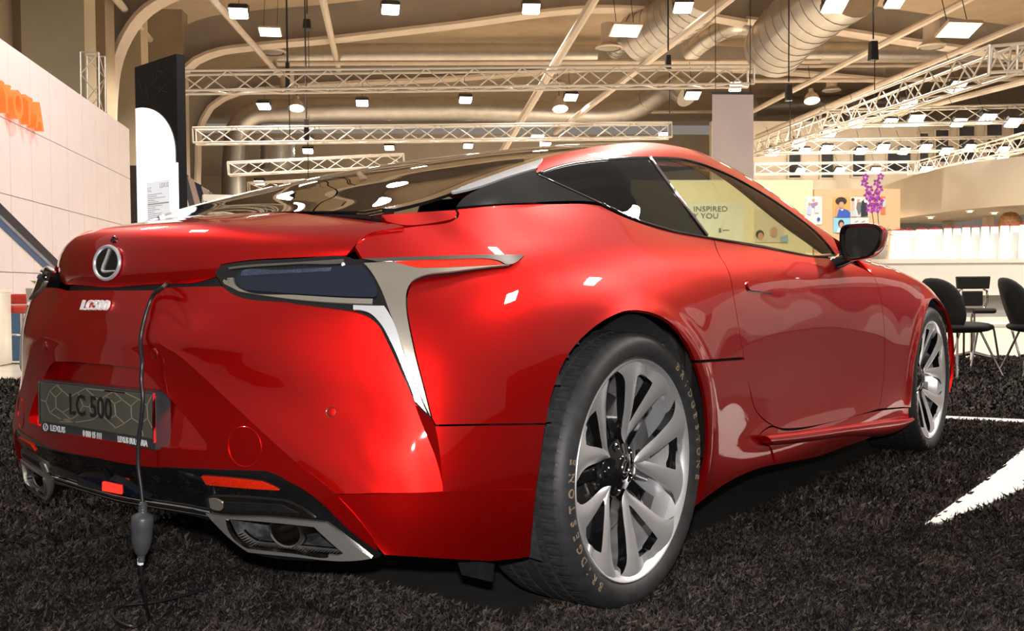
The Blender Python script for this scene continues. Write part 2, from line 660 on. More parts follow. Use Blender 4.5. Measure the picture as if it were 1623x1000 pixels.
def glass_mat(name, tint, rough=0.0, refl=0.06, fmax=0.75):
    """thin car glass: tinted transparency with a mirror reflection that grows towards grazing angles"""
    m = bpy.data.materials.new(name)
    m.use_nodes = True
    nt = m.node_tree
    nt.nodes.clear()
    out = nt.nodes.new('ShaderNodeOutputMaterial')
    tr = nt.nodes.new('ShaderNodeBsdfTransparent')
    tr.inputs[0].default_value = (*tint, 1)
    gl = nt.nodes.new('ShaderNodeBsdfGlossy')
    gl.inputs['Roughness'].default_value = rough
    gl.inputs['Color'].default_value = (1, 1, 1, 1)
    # Schlick reflection, the same from both sides of the pane
    geo = nt.nodes.new('ShaderNodeNewGeometry')
    dt = nt.nodes.new('ShaderNodeVectorMath'); dt.operation = 'DOT_PRODUCT'
    nt.links.new(geo.outputs['Normal'], dt.inputs[0]); nt.links.new(geo.outputs['Incoming'], dt.inputs[1])
    ab = nt.nodes.new('ShaderNodeMath'); ab.operation = 'ABSOLUTE'
    nt.links.new(dt.outputs['Value'], ab.inputs[0])
    iv = nt.nodes.new('ShaderNodeMath'); iv.operation = 'SUBTRACT'; iv.inputs[0].default_value = 1.0
    nt.links.new(ab.outputs[0], iv.inputs[1])
    pw = nt.nodes.new('ShaderNodeMath'); pw.operation = 'POWER'; pw.inputs[1].default_value = 5.0
    nt.links.new(iv.outputs[0], pw.inputs[0])
    fr = nt.nodes.new('ShaderNodeMath'); fr.operation = 'MULTIPLY_ADD'; fr.inputs[1].default_value = 1.0-refl; fr.inputs[2].default_value = refl
    nt.links.new(pw.outputs[0], fr.inputs[0])
    mx = nt.nodes.new('ShaderNodeMixShader')
    nt.links.new(fr.outputs[0], mx.inputs[0])
    nt.links.new(tr.outputs[0], mx.inputs[1])
    nt.links.new(gl.outputs[0], mx.inputs[2])
    nt.links.new(mx.outputs[0], out.inputs[0])
    return m
M['glass'] = glass_mat('clear_tinted_glass', (0.86, 0.87, 0.76))
M['glass_dark'] = glass_mat('privacy_glass', (0.035, 0.032, 0.028))
M['glass_rear'] = glass_mat('dark_rear_glass', (0.05, 0.045, 0.04))
M['letter'] = make_mat('bright_lettering', (0.85, 0.84, 0.84), rough=0.3, metal=0.1, vary=0.02)
M['leg_chrome'] = make_mat('pale_satin_chrome', (0.74, 0.76, 0.80), rough=0.28, metal=0.6, vary=0.02)
# ------------------------------------------------------------------ car body
car = empty('sports_coupe', (0.0, 1.4, 0.0))
tag(car, 'glossy red two-door coupe parked on the dark shaggy carpet', 'car')
CARY = 1.4
car_inv = Matrix.Translation((0, -CARY, 0))
def C(o):
    """parent a part built in world coordinates to the car"""
    for x in (o if isinstance(o, (tuple, list)) else (o,)):
        x.parent = car
        x.matrix_parent_inverse = car_inv
    return o

def sec(y, *xz):
    return [(x, y, z) for x, z in xz]
FL = [
 [(.775,-.775,.275),(.80,-.79,.36),(.815,-.785,.43),(.82,-.775,.52),(.812,-.765,.62),(.79,-.75,.72),(.755,-.735,.80),(.71,-.725,.86),(.665,-.715,.905),(.62,-.70,.945),(.56,-.66,1.0)],
 [(.83,-.69,.25),(.865,-.70,.34),(.882,-.695,.42),(.885,-.685,.52),(.878,-.675,.62),(.857,-.665,.72),(.822,-.655,.80),(.775,-.645,.86),(.73,-.635,.905),(.675,-.62,.95),(.60,-.585,1.015)],
 [(.865,-.57,.235),(.905,-.58,.33),(.925,-.575,.415),(.93,-.57,.52),(.925,-.565,.62),(.908,-.56,.72),(.88,-.55,.80),(.838,-.54,.865),(.795,-.53,.91),(.725,-.52,.96),(.63,-.50,1.026)],
 [(.893,-.45,.22),(.93,-.455,.32),(.948,-.455,.41),(.955,-.45,.52),(.952,-.45,.62),(.938,-.45,.72),(.915,-.445,.80),(.88,-.44,.865),(.838,-.44,.915),(.765,-.44,.97),(.665,-.44,1.033)],
 sec(-.3,(.92,.21),(.945,.31),(.962,.41),(.97,.52),(.968,.62),(.957,.72),(.937,.80),(.905,.865),(.862,.92),(.795,.98),(.715,1.05)),
 sec(-.1,(.93,.20),(.955,.30),(.97,.41),(.978,.52),(.977,.62),(.968,.72),(.95,.80),(.918,.865),(.875,.925),(.81,.992),(.733,1.062)),
 sec(.14,(.93,.19),(.95,.29),(.965,.40),(.972,.52),(.972,.62),(.963,.72),(.945,.80),(.915,.865),(.875,.93),(.81,1.0),(.74,1.07)),
 sec(.4,(.92,.19),(.935,.28),(.945,.40),(.953,.52),(.955,.62),(.950,.72),(.938,.79),(.918,.85),(.89,.905),(.845,.96),(.79,1.012)),
 sec(.7,(.90,.19),(.915,.27),(.915,.38),(.922,.50),(.930,.61),(.932,.71),(.928,.78),(.915,.84),(.893,.89),(.855,.945),(.805,.993)),
 sec(1.1,(.885,.18),(.905,.26),(.893,.37),(.897,.49),(.91,.60),(.918,.70),(.915,.77),(.905,.83),(.888,.88),(.858,.93),(.822,.973)),
 sec(1.5,(.88,.18),(.905,.255),(.893,.36),(.893,.48),(.903,.59),(.913,.69),(.912,.76),(.903,.82),(.887,.87),(.86,.915),(.83,.952)),
 sec(1.9,(.89,.18),(.91,.25),(.905,.36),(.905,.48),(.912,.58),(.918,.67),(.916,.74),(.907,.80),(.89,.86),(.865,.91),(.83,.948)),
 sec(2.3,(.90,.18),(.915,.25),(.925,.36),(.93,.48),(.935,.58),(.935,.66),(.93,.73),(.918,.79),(.897,.855),(.865,.905),(.80,.945)),
 sec(2.7,(.91,.18),(.93,.25),(.95,.36),(.955,.48),(.957,.58),(.952,.66),(.943,.72),(.925,.78),(.898,.84),(.86,.88),(.79,.915)),
 sec(3.05,(.90,.19),(.925,.26),(.945,.36),(.95,.48),(.95,.57),(.943,.65),(.93,.71),(.908,.765),(.875,.81),(.825,.845),(.74,.875)),
 sec(3.35,(.86,.2),(.885,.26),(.905,.36),(.908,.48),(.905,.57),(.89,.64),(.868,.69),(.84,.735),(.80,.77),(.74,.80),(.66,.825)),
 sec(3.6,(.74,.2),(.77,.26),(.79,.36),(.79,.48),(.785,.56),(.77,.62),(.74,.665),(.70,.70),(.65,.73),(.58,.755),(.5,.775)),
]
rowsF = [[s[k] for s in FL] for k in range(11)]
GF = loft(rowsF, 420, 120, even=False)
# flared lips round the wheel arches
for (wy, wz, R) in ((0.0, .363, .40), (2.87, .3645, .40)):
    rr = np.sqrt((GF[:, :, 1]-wy)**2+(GF[:, :, 2]-wz)**2)
    GF[:, :, 0] += 0.012*np.exp(-((rr-R)/.035)**2)*(GF[:, :, 2] > .1)
flank = Patch(GF, (0, 1.2, .6))

arch_px = [(865,676),(868,668),(880,610),(900,565),(930,530),(965,505),(995,493.5),(1030,496),(1060,510),(1085,540),(1105,580),(1115,620),(1121,670),(1120,720),(1110,765),(1090,814)]
lampR_px = [(684,664),(673,620),(656,553),(644,480),(646,460),(653,448),(669,439),(719,432),(786,423),(809,421)]
def cir(y, z, R, a0, a1, n):
    return [(y+R*math.cos(math.radians(a0+(a1-a0)*i/n)), z+R*math.sin(math.radians(a0+(a1-a0)*i/n))) for i in range(n+1)]
def side_px(L, x=.95):
    return [tuple(project(np.array([p[0], p[1], 0]) if False else flank.p3(p, 'side'))[0][0]) for p in L]

PSTEP = 0.022
GAP = 0.0022
# rear quarter panel
q_out = outline([lampR_px, [(809,421),(830.5,405)], [(830.5,405),(786,404),(700,406.5),(619,409),(576,410.5),(550,409)],
   [(550,409),(556,397),(575,376),(604,365)], [(604,365),(657,358),(716,349),(726,341.5),(723,331)],
   [(723,331),(820,323.5),(946,322.5)], [(946,322.5),(992,345),(1026,357),(1068,368),(1103,375),(1131,379)],
   [(1131,379),(1138,400),(1154,429),(1166,490),(1179,567)], [(1179,567),(1101,572.5)], arch_px[10::-1] if False else [(1101,572.5),(1085,540),(1060,510),(1030,496),(995,493.5),(965,505),(930,530),(900,565),(880,610),(866,672)],
   [(866,672),(780,673),(690,674.5)], [(690,674.5),(684,664)]], 7)
C(panel('quarter_panel', flank, q_out, PSTEP, M['paint'], None, both=True, inset=GAP))
# rear sill corner ahead of the wheel
low_out = outline([[(1101,574.5),(1179.5,569)], [(1179.5,569),(1184.5,588),(1188.5,616),(1199,652),(1224,674)], [(1224,674),(1212,681),(1203,690)], [(1203,690),(1208,702),(1219,707)],
   [(1219,707),(1228,737)], [(1228,737),(1179,752),(1090,814)], [(1090,814),(1110,765),(1120,720),(1121,670),(1115,620),(1101,574.5)]], 7)
C(panel('sill_end', flank, low_out, PSTEP, M['paint'], None, both=True, inset=GAP))
# door
d_out = outline([[(1131,379),(1156,384),(1202,392),(1294,408),(1328,410)], [(1328,410),(1345,416),(1372,428),(1384,436)], [(1384,436),(1390,450),(1400.5,508),(1400,602),(1393,648.5)],
   [(1393,648.5),(1253,679.5),(1237,679),(1224,674),(1199,652),(1188.5,616),(1179,567),(1166,490),(1154,429),(1138,400),(1131,379)]], 7)
door_R, door_L = C(panel('door', flank, d_out, PSTEP, M['paint'], None, both=True, inset=GAP))
# front fender, beyond the door to behind the nose
f_edge = [(2.26,.27)]+[(2.87+.40*math.cos(math.radians(a)), .3645+.40*math.sin(math.radians(a))) for a in (194,180,165,150,135,120,105,90,75,60,45,30,15,0,-15)]
f_low = outline([[(1384,436),(1390,450),(1400.5,508),(1400,602),(1393,648.5)], [(1393,648.5),(1438,645)]], 7)
uv_a = [flank.uv(p) for p in f_low]
uv_b = [flank.uv(p, 'side') for p in outline([f_edge[1:], [(3.257,.26),(3.40,.26)], [(3.40,.26),(3.42,.45),(3.40,.60),(3.33,.70)], [(3.33,.70),(3.33,.72)]], .02)]
top_row = [np.array([flank.m-1.0, c]) for c in np.linspace(flank.uv((3.33, .82), 'side')[1], flank.uv((1384, 436))[1], 60)]
C(panel('front_fender', flank, None, PSTEP, M['paint'], None, both=True, inset=GAP, uvpoly=uv_a+uv_b+top_row))
# sill with its blade
s_out = outline([[(1203,690),(1224,676),(1240,681),(1253,681.5),(1393,650.5),(1440,646)], [(1440,646),(1441,668)], [(1441,668),(1424,688),(1390,700),(1332,716),(1228,737)], [(1228,737),(1219,707),(1208,702),(1203,690)]], 7)
C(panel('sill', flank, s_out, PSTEP, M['paint'], None, both=True, inset=GAP))

# ---- rear bumper: centre face, corner and the lower valance are faces that meet in creases
B = [(.235,-.925,.848),(.215,-.945,.80),(.25,-.958,.733),(.33,-.948,.695),(.463,-.912,.596),(.61,-.868,.483),(.70,-.832,.416),(.775,-.765,.283)]
Bc = spline(B, 60)
def cen_row(f):
    out = []
    for b in Bc:
        z = b[2]
        yc = np.interp(z, [.28,.36,.45,.55,.65,.73,.80,.848], [-.955,-.968,-.975,-.975,-.972,-.966,-.958,-.945])
        x = b[0]*f
        out.append((x, yc+(b[1]-yc)*f**2.0, z))
    return out
GC = np.array([cen_row(f) for f in np.linspace(-1, 1, 61)])
GC[:, :, 0] = GC[:, :, 0]
centre = Patch(GC, (0, 0, .6))
CORN = [
 [(.235,-.925,.848),(.33,-.895,.85),(.42,-.872,.85),(.52,-.84,.85),(.62,-.79,.85),(.71,-.735,.85),(.745,-.70,.85)],
 [(.215,-.945,.80),(.33,-.915,.80),(.43,-.892,.80),(.54,-.852,.80),(.64,-.798,.80),(.73,-.737,.80),(.765,-.705,.80)],
 [(.25,-.958,.733),(.36,-.938,.735),(.46,-.905,.735),(.56,-.86,.735),(.66,-.80,.735),(.755,-.735,.735),(.79,-.705,.735)],
 [(.33,-.948,.695),(.41,-.925,.69),(.50,-.892,.685),(.59,-.85,.68),(.68,-.798,.675),(.775,-.735,.67),(.81,-.705,.667)],
 [(.463,-.912,.596),(.52,-.888,.595),(.58,-.86,.593),(.65,-.825,.592),(.72,-.785,.59),(.80,-.735,.588),(.832,-.708,.586)],
 [(.61,-.868,.483),(.64,-.855,.484),(.68,-.835,.486),(.725,-.81,.488),(.775,-.78,.49),(.83,-.735,.492),(.852,-.712,.493)],
 [(.70,-.832,.416),(.72,-.822,.417),(.745,-.808,.418),(.775,-.79,.42),(.81,-.765,.42),(.85,-.73,.42),(.872,-.705,.42)],
]
CORN = [r+[tuple(np.array(r[-1])+(np.array(r[-1])-np.array(r[-2]))*1.3)] for r in CORN]
corner = Patch(loft(CORN, 100, 90, even=False), (0, 0, .6))
VAL = [
 [(.70,-.832,.416),(.75,-.806,.418),(.81,-.765,.42),(.872,-.705,.42),(.926,-.575,.415),(.949,-.455,.41),(.963,-.33,.405)],
 [(.725,-.812,.372),(.772,-.784,.37),(.822,-.745,.37),(.873,-.685,.37),(.918,-.565,.36),(.942,-.455,.355),(.955,-.33,.35)],
 [(.775,-.765,.283),(.795,-.74,.276),(.82,-.705,.268),(.852,-.645,.255),(.88,-.54,.238),(.900,-.45,.228),(.915,-.33,.218)],
]
valance = Patch(loft(VAL, 100, 30, even=False), (0, 0, .6))

def merged(name, parts, mat, mirror_all=False):
    V, F, L = [], [], []
    def put(v, f, l):
        b = len(V)
        V.extend([tuple(p) for p in v])
        F.extend([tuple(int(i)+b for i in q) for q in f])
        L.extend([tuple(n) for n in l])
    for (v, f, l) in parts:
        put(v, f, l)
        if mirror_all:
            put(*mirror_x(v, f, l))
    return link(name, mesh_pd(name, V, F, True, L), mat)

def strip(a, b, out):
    """ruled strip between two 3D curves, flat shaded, facing away from 'out'"""
    n = len(a)
    V = list(a)+list(b)
    F, L = [], []
    for i in range(n-1):
        f = (i, i+1, n+i+1, n+i)
        q = np.cross(np.array(V[f[2]])-np.array(V[f[0]]), np.array(V[f[3]])-np.array(V[f[1]]))
        q = q/(np.linalg.norm(q)+1e-12)
        if q@(np.array(V[f[0]])-np.asarray(out)) < 0:
            q = -q
            f = f[::-1]
        F.append(f)
        L += [q]*4
    return np.array(V), F, np.array(L)

# centre face of the bumper, with the number-plate recess as a real hollow
def rear_xz(patch, L):
    return [tuple(patch.p3(p)[[0, 2]]) for p in L]
def sym(right):
    """right: (x, z) points from the top centre to the bottom centre; closed symmetric outline"""
    return list(right)+[(-x, z) for x, z in right[::-1]]
redge = rear_xz(centre, [(220,738),(334,745),(420,747.5)])
redge2 = rear_xz(centre, [(420,747.5),(454,761),(486,779),(514,801),(550,837),(598,873)])
Bx = [(float(b[0])-.001, float(b[2])) for b in Bc[1:-3]]
r_half = outline([[(0,.842),(.10,.842),(.228,.842)], Bx, [Bx[-1], redge2[-1]], redge2[::-1], redge[::-1]+[(0.0, redge[0][1]+.004)]], .02)
r_half = [tuple(p) for p in r_half]
rec_px = [(222,584),(231,590),(262,624),(290,655),(328,703)]
rr = rear_xz(centre, rec_px)
rb = rear_xz(centre, [(328,714),(260,709),(196,703)])
ztop = rr[0][1]
zbot = rb[-1][1]
rec_half = [tuple(p) for p in outline([[(0.0, ztop+.004),(.12, ztop+.003), rr[0]], rr, [rr[-1], rb[0]], [rb[0], rb[1], (0.0, zbot+.002)]], .018)]
cen_out = np.array(sym(r_half))
rec_out = np.array(sym(rec_half))
parts = [trimmed(centre, cen_out, .022, 'rear', holes=[rec_out], thick=.042)]
Vr, Fr, Lr = trimmed(centre, rec_out, .022, 'rear', thick=0)
dep = .022+.020*np.clip((Vr[:, 2]-zbot)/(ztop-zbot), 0, 1)
Vr[:, 1] += dep
me_ = mesh_pd('tmp', Vr, Fr)
parts.append((Vr, Fr, np.array([me_.vertices[i].normal for f in Fr for i in f])))
bumper_parts_c = parts
# corner, right side (mirrored)
lampB_px = [(345,443),(357,458),(377,470),(460,480),(553,491.5)]
lampB2_px = [(553,491.5),(586,503),(600,516),(613,540),(639,596),(657,638)]
facA = [(657,640),(668,670),(679,697),(690,725),(701,768)]
facB = [(684,664),(690,676),(695,702),(699.5,740),(702,768)]
c_left = [np.array([r, 0.0]) for r in np.linspace(corner.m-1, 0, 50)]
c_rest = [corner.uv(p) for p in outline([[(262,453.5),(305,453),(345,443)], lampB_px, lampB2_px, facA, [(701,768),(702,780)], [(702,780),(693,780),(604,783),(534,784)]], 7)]
pc = [trimmed(corner, None, .022, thick=.02, uvpoly=c_left+c_rest)]
A3 = [corner.p3(p) for p in spline(facA, 14)]
B3 = [flank.p3(p) for p in spline(facB, 14)]
pc.append(strip(A3, B3, (0.6, 0.4, .6)))
bs_out = outline([[(690,676),(780,674.5),(864,673.5)], [(864,673.5),(861,690),(856,729),(849,776)], [(849,776),(797,776.5),(702,780)], [(702,780),(702,768),(699.5,740),(695,702),(690,676)]], 7)
pc.append(trimmed(flank, bs_out, .022, thick=.02))
v_out = outline([[(534,784),(604,783),(693,780),(797,776.5),(849,776)], [(849,776),(844,833),(838,892)], [(838,892),(720,886),(609,879)], [(609,879),(570,830),(534,784)]], 7)
pc.append(trimmed(valance, v_out, .022, thick=.03))
bump = merged('rear_bumper', bumper_parts_c, M['paint'])
V0 = []
bumper = C(bump)
bm_parts = merged('rear_bumper_corner', pc, M['paint'])
C(bm_parts)
bml = merged('rear_bumper_corner', [mirror_x(*q) for q in pc], M['paint'])
C(bml)

# ---- boot lid
LIDS = [
 (0.0, [(-.918,.850),(-.923,.885),(-.918,.935),(-.902,.972),(-.875,.996),(-.82,1.010),(-.74,1.024),(-.63,1.040)]),
 (.15, [(-.909,.850),(-.915,.885),(-.909,.935),(-.893,.972),(-.866,.996),(-.81,1.010),(-.735,1.023),(-.63,1.038)]),
 (.30, [(-.874,.852),(-.882,.885),(-.876,.935),(-.861,.968),(-.838,.990),(-.785,1.003),(-.71,1.016),(-.625,1.032)]),
 (.42, [(-.822,.868),(-.830,.895),(-.825,.935),(-.812,.958),(-.793,.974),(-.755,.988),(-.695,1.002),(-.62,1.020)]),
 (.53, [(-.765,.890),(-.770,.910),(-.766,.935),(-.755,.952),(-.740,.964),(-.715,.976),(-.675,.990),(-.61,1.006)]),
 (.63, [(-.700,.902),(-.704,.920),(-.700,.936),(-.690,.949),(-.678,.957),(-.66,.966),(-.635,.977),(-.59,.992)]),
 (.70, [(-.645,.905),(-.648,.920),(-.644,.934),(-.636,.944),(-.625,.952),(-.61,.96),(-.59,.97),(-.555,.983)]),
]
LIDS = [(-x, s) for x, s in LIDS[:0:-1]]+LIDS
lidG = loft([[(x, s[k][0], s[k][1]) for x, s in LIDS] for k in range(8)], 161, 90, even=False)
lid = Patch(lidG, (0, 0, .7))
mid = (lid.n-1)/2
l_px = outline([[(174,456),(259,449.5),(305,448.5),(341,439)], [(341,439),(350,419)], [(350,419),(391.5,412.5),(470,408),(549,405)], [(549,405),(556,397),(575,376),(604,365)], [(604,365),(640,359)], [(640,359),(606,350),(556,342.5)]], 7)
l_uv = [lid.uv(p) for p in l_px]
l_uv = [np.array([lid.uv((174, 456))[0], mid])]+l_uv[1:]+[np.array([lid.m-1.0, c]) for c in np.linspace(lid.uv((556, 342.5))[1]-1, mid, 30)]
l_uv = l_uv+[np.array([r, mid]) for r in np.linspace(lid.m-1, l_uv[0][0], 24)[1:-1]]
lp = trimmed(lid, None, .02, thick=.02, uvpoly=l_uv)
boot = merged('boot_lid', [lp], M['paint'], mirror_all=True)
C(boot)

dk = outline([[(612,350),(640,356.5),(657,356.5),(715,347.5)], [(715,347.5),(724,340.5),(721.5,333)], [(721.5,333),(685,335),(605,340.5)], [(605,340.5),(612,350)]], 6)
C(panel('deck_corner', flank, dk, .02, M['paint'], None, both=True, thick=.02))

# ---- roof, rear glass and windscreen share one surface
E_ = [(.575,-.60,1.018),(.625,-.44,1.058)]+[tuple(at(*p, x=x)) for p, x in (((760,286),.622),((810,268),.607),((860,251),.588),((935,234),.56),((984,227.5),.55),((1030,226),.545),((1068,231),.55),((1106,240),.555),((1145,257),.57),((1202,292),.60),((1259,336),.65),((1297,362),.695),((1332,383),.75))]+[(.80,2.17,.972)]
Cn = [(0,-.66,1.035),(0,-.47,1.074),(0,-.216,1.149),(0,-.035,1.203),(0,.25,1.273),(0,.48,1.317),(0,.875,1.368),(0,1.2,1.383),(0,1.5,1.365),(0,1.75,1.313),(0,2.0,1.233),(0,2.3,1.118),(0,2.62,.985)]
NS = 140
Ec = spline(E_, NS)
Cc = spline(Cn, NS)
# match the two curves by fraction so that lines run straight across
rowsR = []
for f in np.linspace(-1, 1, 81):
    a = abs(f)
    P = Cc*(1-a)+Ec*a
    P[:, 0] = Ec[:, 0]*f
    P[:, 2] = Cc[:, 2]+(Ec[:, 2]-Cc[:, 2])*a**2.3
    P[:, 1] = Cc[:, 1]+(Ec[:, 1]-Cc[:, 1])*a**1.7
    rowsR.append(P)
GR = np.array(rowsR)
roofp = Patch(GR, (0, .8, .6))
def roof_piece(name, c0, c1, mat, f0=-1.0, f1=1.0, lift=0.0, thick=.008, n=40, step=.03):
    r0, r1 = (f0+1)*40, (f1+1)*40
    cc0 = c0 if callable(c0) else (lambda a: c0)
    cc1 = c1 if callable(c1) else (lambda a: c1)
    rs = np.linspace(r0, r1, n)
    loop = [np.array([r, cc0((r-40)/40)]) for r in rs]+[np.array([r1, c]) for c in np.linspace(cc0(f1), cc1(f1), n)[1:-1]]
    loop += [np.array([r, cc1((r-40)/40)]) for r in rs[::-1]]+[np.array([r0, c]) for c in np.linspace(cc1(f0), cc0(f0), n)[1:-1]]
    V, F, L = trimmed(roofp, None, step, thick=thick, lift=lift, uvpoly=loop)
    return C(link(name, mesh_pd(name, V, F, True, L), mat))
def col_at_y(y):
    return float(np.interp(y, Cc[:, 1], np.arange(NS)))
cg = col_at_y(.50)
cw = col_at_y(1.62)
roof_piece('rear_window', 1.0, lambda a: cg-2*a*a, M['glass_rear'], -.93, .93, thick=.004)
roof_piece('roof_panel', lambda a: cg+.5-2*a*a, cw, M['gloss_black'], -.93, .93)
roof_piece('windscreen', cw+.5, NS-2.0, M['glass'], -.72, .72, thick=.004)
for s in (-1, 1):
    a, b = sorted((s*.935, s*.999))
    if s > 0:
        roof_piece('rear_window_frame', .05, 3.0, M['gloss_black'], -.998, .998, lift=-.006, thick=.05, n=60)
    roof_piece('roof_edge_trim', 3.0, cw, M['gloss_black'], a, b, n=50, step=.012)
    a2, b2 = sorted((s*.722, s*.933))
    roof_piece('windscreen_border_reflection', cw+.5, NS-2.0, M['gloss_black'], a2, b2, n=50, step=.016)  # black border widened inward to imitate a dark reflection by the pillar
    roof_piece('windscreen_pillar', cw+.2, NS-1.5, M['paint'], a, b, n=50, step=.012)

# ---- cabin side
BELT = [(.655,-.46,1.03),(.68,-.415,1.036),(.73,-.24,1.052),(.735,-.05,1.062),(.74,.14,1.068),(.78,.33,1.02),(.80,.6,.996),(.82,1.04,.975),(.83,1.57,.947),(.83,1.81,.945),(.825,2.0,.945),(.81,2.19,.947)]
ys = np.linspace(-.46, 2.15, 80)
Ee = yinterp(np.array([e for e in E_[1:]]) if False else np.array(E_), ys)
Be = yinterp(BELT, ys)
rowsS = []
for t, bul in ((0, 0.0), (.12, .022), (.3, .036), (.5, .034), (.75, .02), (1, 0.0)):
    P = Ee*(1-t)+Be*t
    sc_ = np.clip((Ee[:, 2]-Be[:, 2])/.25, 0, 1)
    P[:, 0] += bul*sc_
    P[:, 2] += bul*.35*sc_
    P[:, 1] = ys
    rowsS.append(P)
GS = loft(rowsS, 240, 60, even=False)
cab = Patch(GS, (0, .8, .8))
gtop = [(851,275),(896,261),(973,252),(1030,250),(1087,253.5),(1145,273),(1202,303),(1259,341),(1297,372),(1326,405)]
rail_uv = [np.array([0.0, c]) for c in np.linspace(cab.uv((1332, 384))[1], cab.uv((857, 262))[1], 80)]
rail_uv += [cab.uv(p) for p in outline([[(853,268),(849,271),(851,275)], gtop, [(1326,405),(1334,395)]], 6)]
V, F, L = trimmed(cab, None, .014, thick=.01, uvpoly=rail_uv)
C(merged('roof_rail', [(V, F, L)], M['paint']))
C(merged('roof_rail', [mirror_x(V, F, L)], M['paint']))
# dark quarter glass, door glass, black corner panel
qg = outline([[(855,278),(896,262.5),(973,253.5),(1029,251.5)], [(1029,251.5),(1065,300),(1118,374)], [(1118,374),(1103,374),(1068,367),(1026,355.5),(992,344),(953,324)], [(953,324),(855,278)]], 7)
C(panel('quarter_window', cab, qg, .03, M['glass_dark'], None, thick=.004, both=True, lift=.001))
dg_ = outline([[(1034,251.5),(1087,255),(1145,274.5),(1202,304.5),(1259,342.5),(1297,373.5),(1318,401)], [(1318,401),(1294,405.5),(1202,389),(1123,375)], [(1123,375),(1070,300),(1034,251.5)]], 7)
C(panel('door_window', cab, dg_, .03, M['glass'], None, thick=.004, both=True, lift=.001))
bp_ = outline([[(723,329),(732,317),(760,300),(800,285.5),(849,270.5)], [(849,270.5),(852,279)], [(852,279),(950,323)], [(950,323),(946,321.5),(820,322.5),(723,329)]], 7)
C(panel('pillar_cover', cab, bp_, .02, M['gloss_black'], None, thick=.006, both=True, lift=.002))
# bright blade along the rear glass
bl = outline([[(714,304),(800,272),(850,252),(880,245.5)], [(880,245.5),(866,255),(851,265),(849,273)], [(849,273),(800,293),(760,309),(718,329)],[(718,329),(714,304)]], 6)
def clampuv(u, p):
    return np.array([np.clip(u[0], 0, p.m-1), np.clip(u[1], 0, p.n-1)])
C(panel('pillar_blade', cab, outline([[(714,304),(760,287.5),(810,269.5),(860,253)], [(860,253),(850,268)], [(850,268),(800,283),(760,297),(718,307)], [(718,307),(714,304)]], 6), .012, M['leg_chrome'], None, thick=.006, both=True, lift=.004))
# glass surrounds
def wire(name, patch, px, r, mat, lift=.002, n=60, both=True, mode='pix', k=6):
    P = [patch.p3(p, mode, lift) for p in spline(px, n)]
    V, F = tube(P, r, k)
    C(link(name, mesh_pd(name, V, F), mat))
    if both:
        Vm, Fm, _ = mirror_x(V, F)
        C(link(name, mesh_pd(name, Vm, Fm), mat))
wire('door_pillar_trim', cab, [(1030,251),(1065,300),(1120,374)], .006, M['chrome'], .003)
wire('belt_moulding', cab, [(953,323.5),(992,344),(1026,356),(1068,367.5),(1103,374.5),(1202,390.5),(1294,407),(1322,404)], .006, M['gloss_black'], .002)
wire('quarter_seam_trim', cab, [(852,278),(900,299.5),(952,323.5)], .0025, M['chrome'], .003)
wire('window_surround', cab, [(852,276.5),(896,262),(973,252.5),(1030,250.5),(1087,254),(1145,273.5),(1202,303.5),(1259,341.5),(1297,372.5),(1322,403)], .005, M['gloss_black'], .001)

# blade along the sill
bt = spline([at(*p, x=x) for p, x in (((1203,690),.915),((1260,684),.905),((1332,674),.903),((1404,664),.908),((1438,662),.915))], 60)
bb = spline([at(*p, x=x) for p, x in (((1214,707),.905),((1242,705),.90),((1332,693),.896),((1422,683),.90),((1440,668),.915))], 60)
bm_ = (bt+bb)/2+np.array([.030, 0, .004])
bm2 = bt*.8+bb*.2+np.array([.022, 0, .006])
bm3 = bt*.2+bb*.8+np.array([.022, 0, -.002])
for sx in (1, -1):
    Gb = loft([bt, bm2, bm_, bm3, bb], 60, 20)*np.array([sx, 1, 1])
    C(grid_mesh('sill_blade', Gb, M['paint'], flip=(sx > 0)))
# ------------------------------------------------------------------ car details
def pair(name, patch, px, step, mat, parents=None, mode='pix', thick=.006, lift=0.0, holes=(), inset=0.0, uvpoly=None):
    """a trimmed piece on the right and its mirror image on the left; parents None -> the car itself"""
    V, F, L = trimmed(patch, px, step, mode, holes, thick, lift, inset=inset, uvpoly=uvpoly)
    r = link(name, mesh_pd(name, V, F, True, L), mat)
    l = link(name, mesh_pd(name, *mirror_x(V, F, L)[:2], True, mirror_x(V, F, L)[2]), mat)
    for o, p in zip((r, l), parents or (None, None)):
        if p is None:
            C(o)
        else:
            o.parent = p
    return r, l
def pair_mb(name, mb, mat, parents=None, bevel=0.0):
    r = mb.build(name, mat, bevel=bevel)
    l = mb.mirrored().build(name, mat, bevel=bevel)
    for o, p in zip((r, l), parents or (None, None)):
        if p is None:
            C(o)
        else:
            o.parent = p
    return r, l

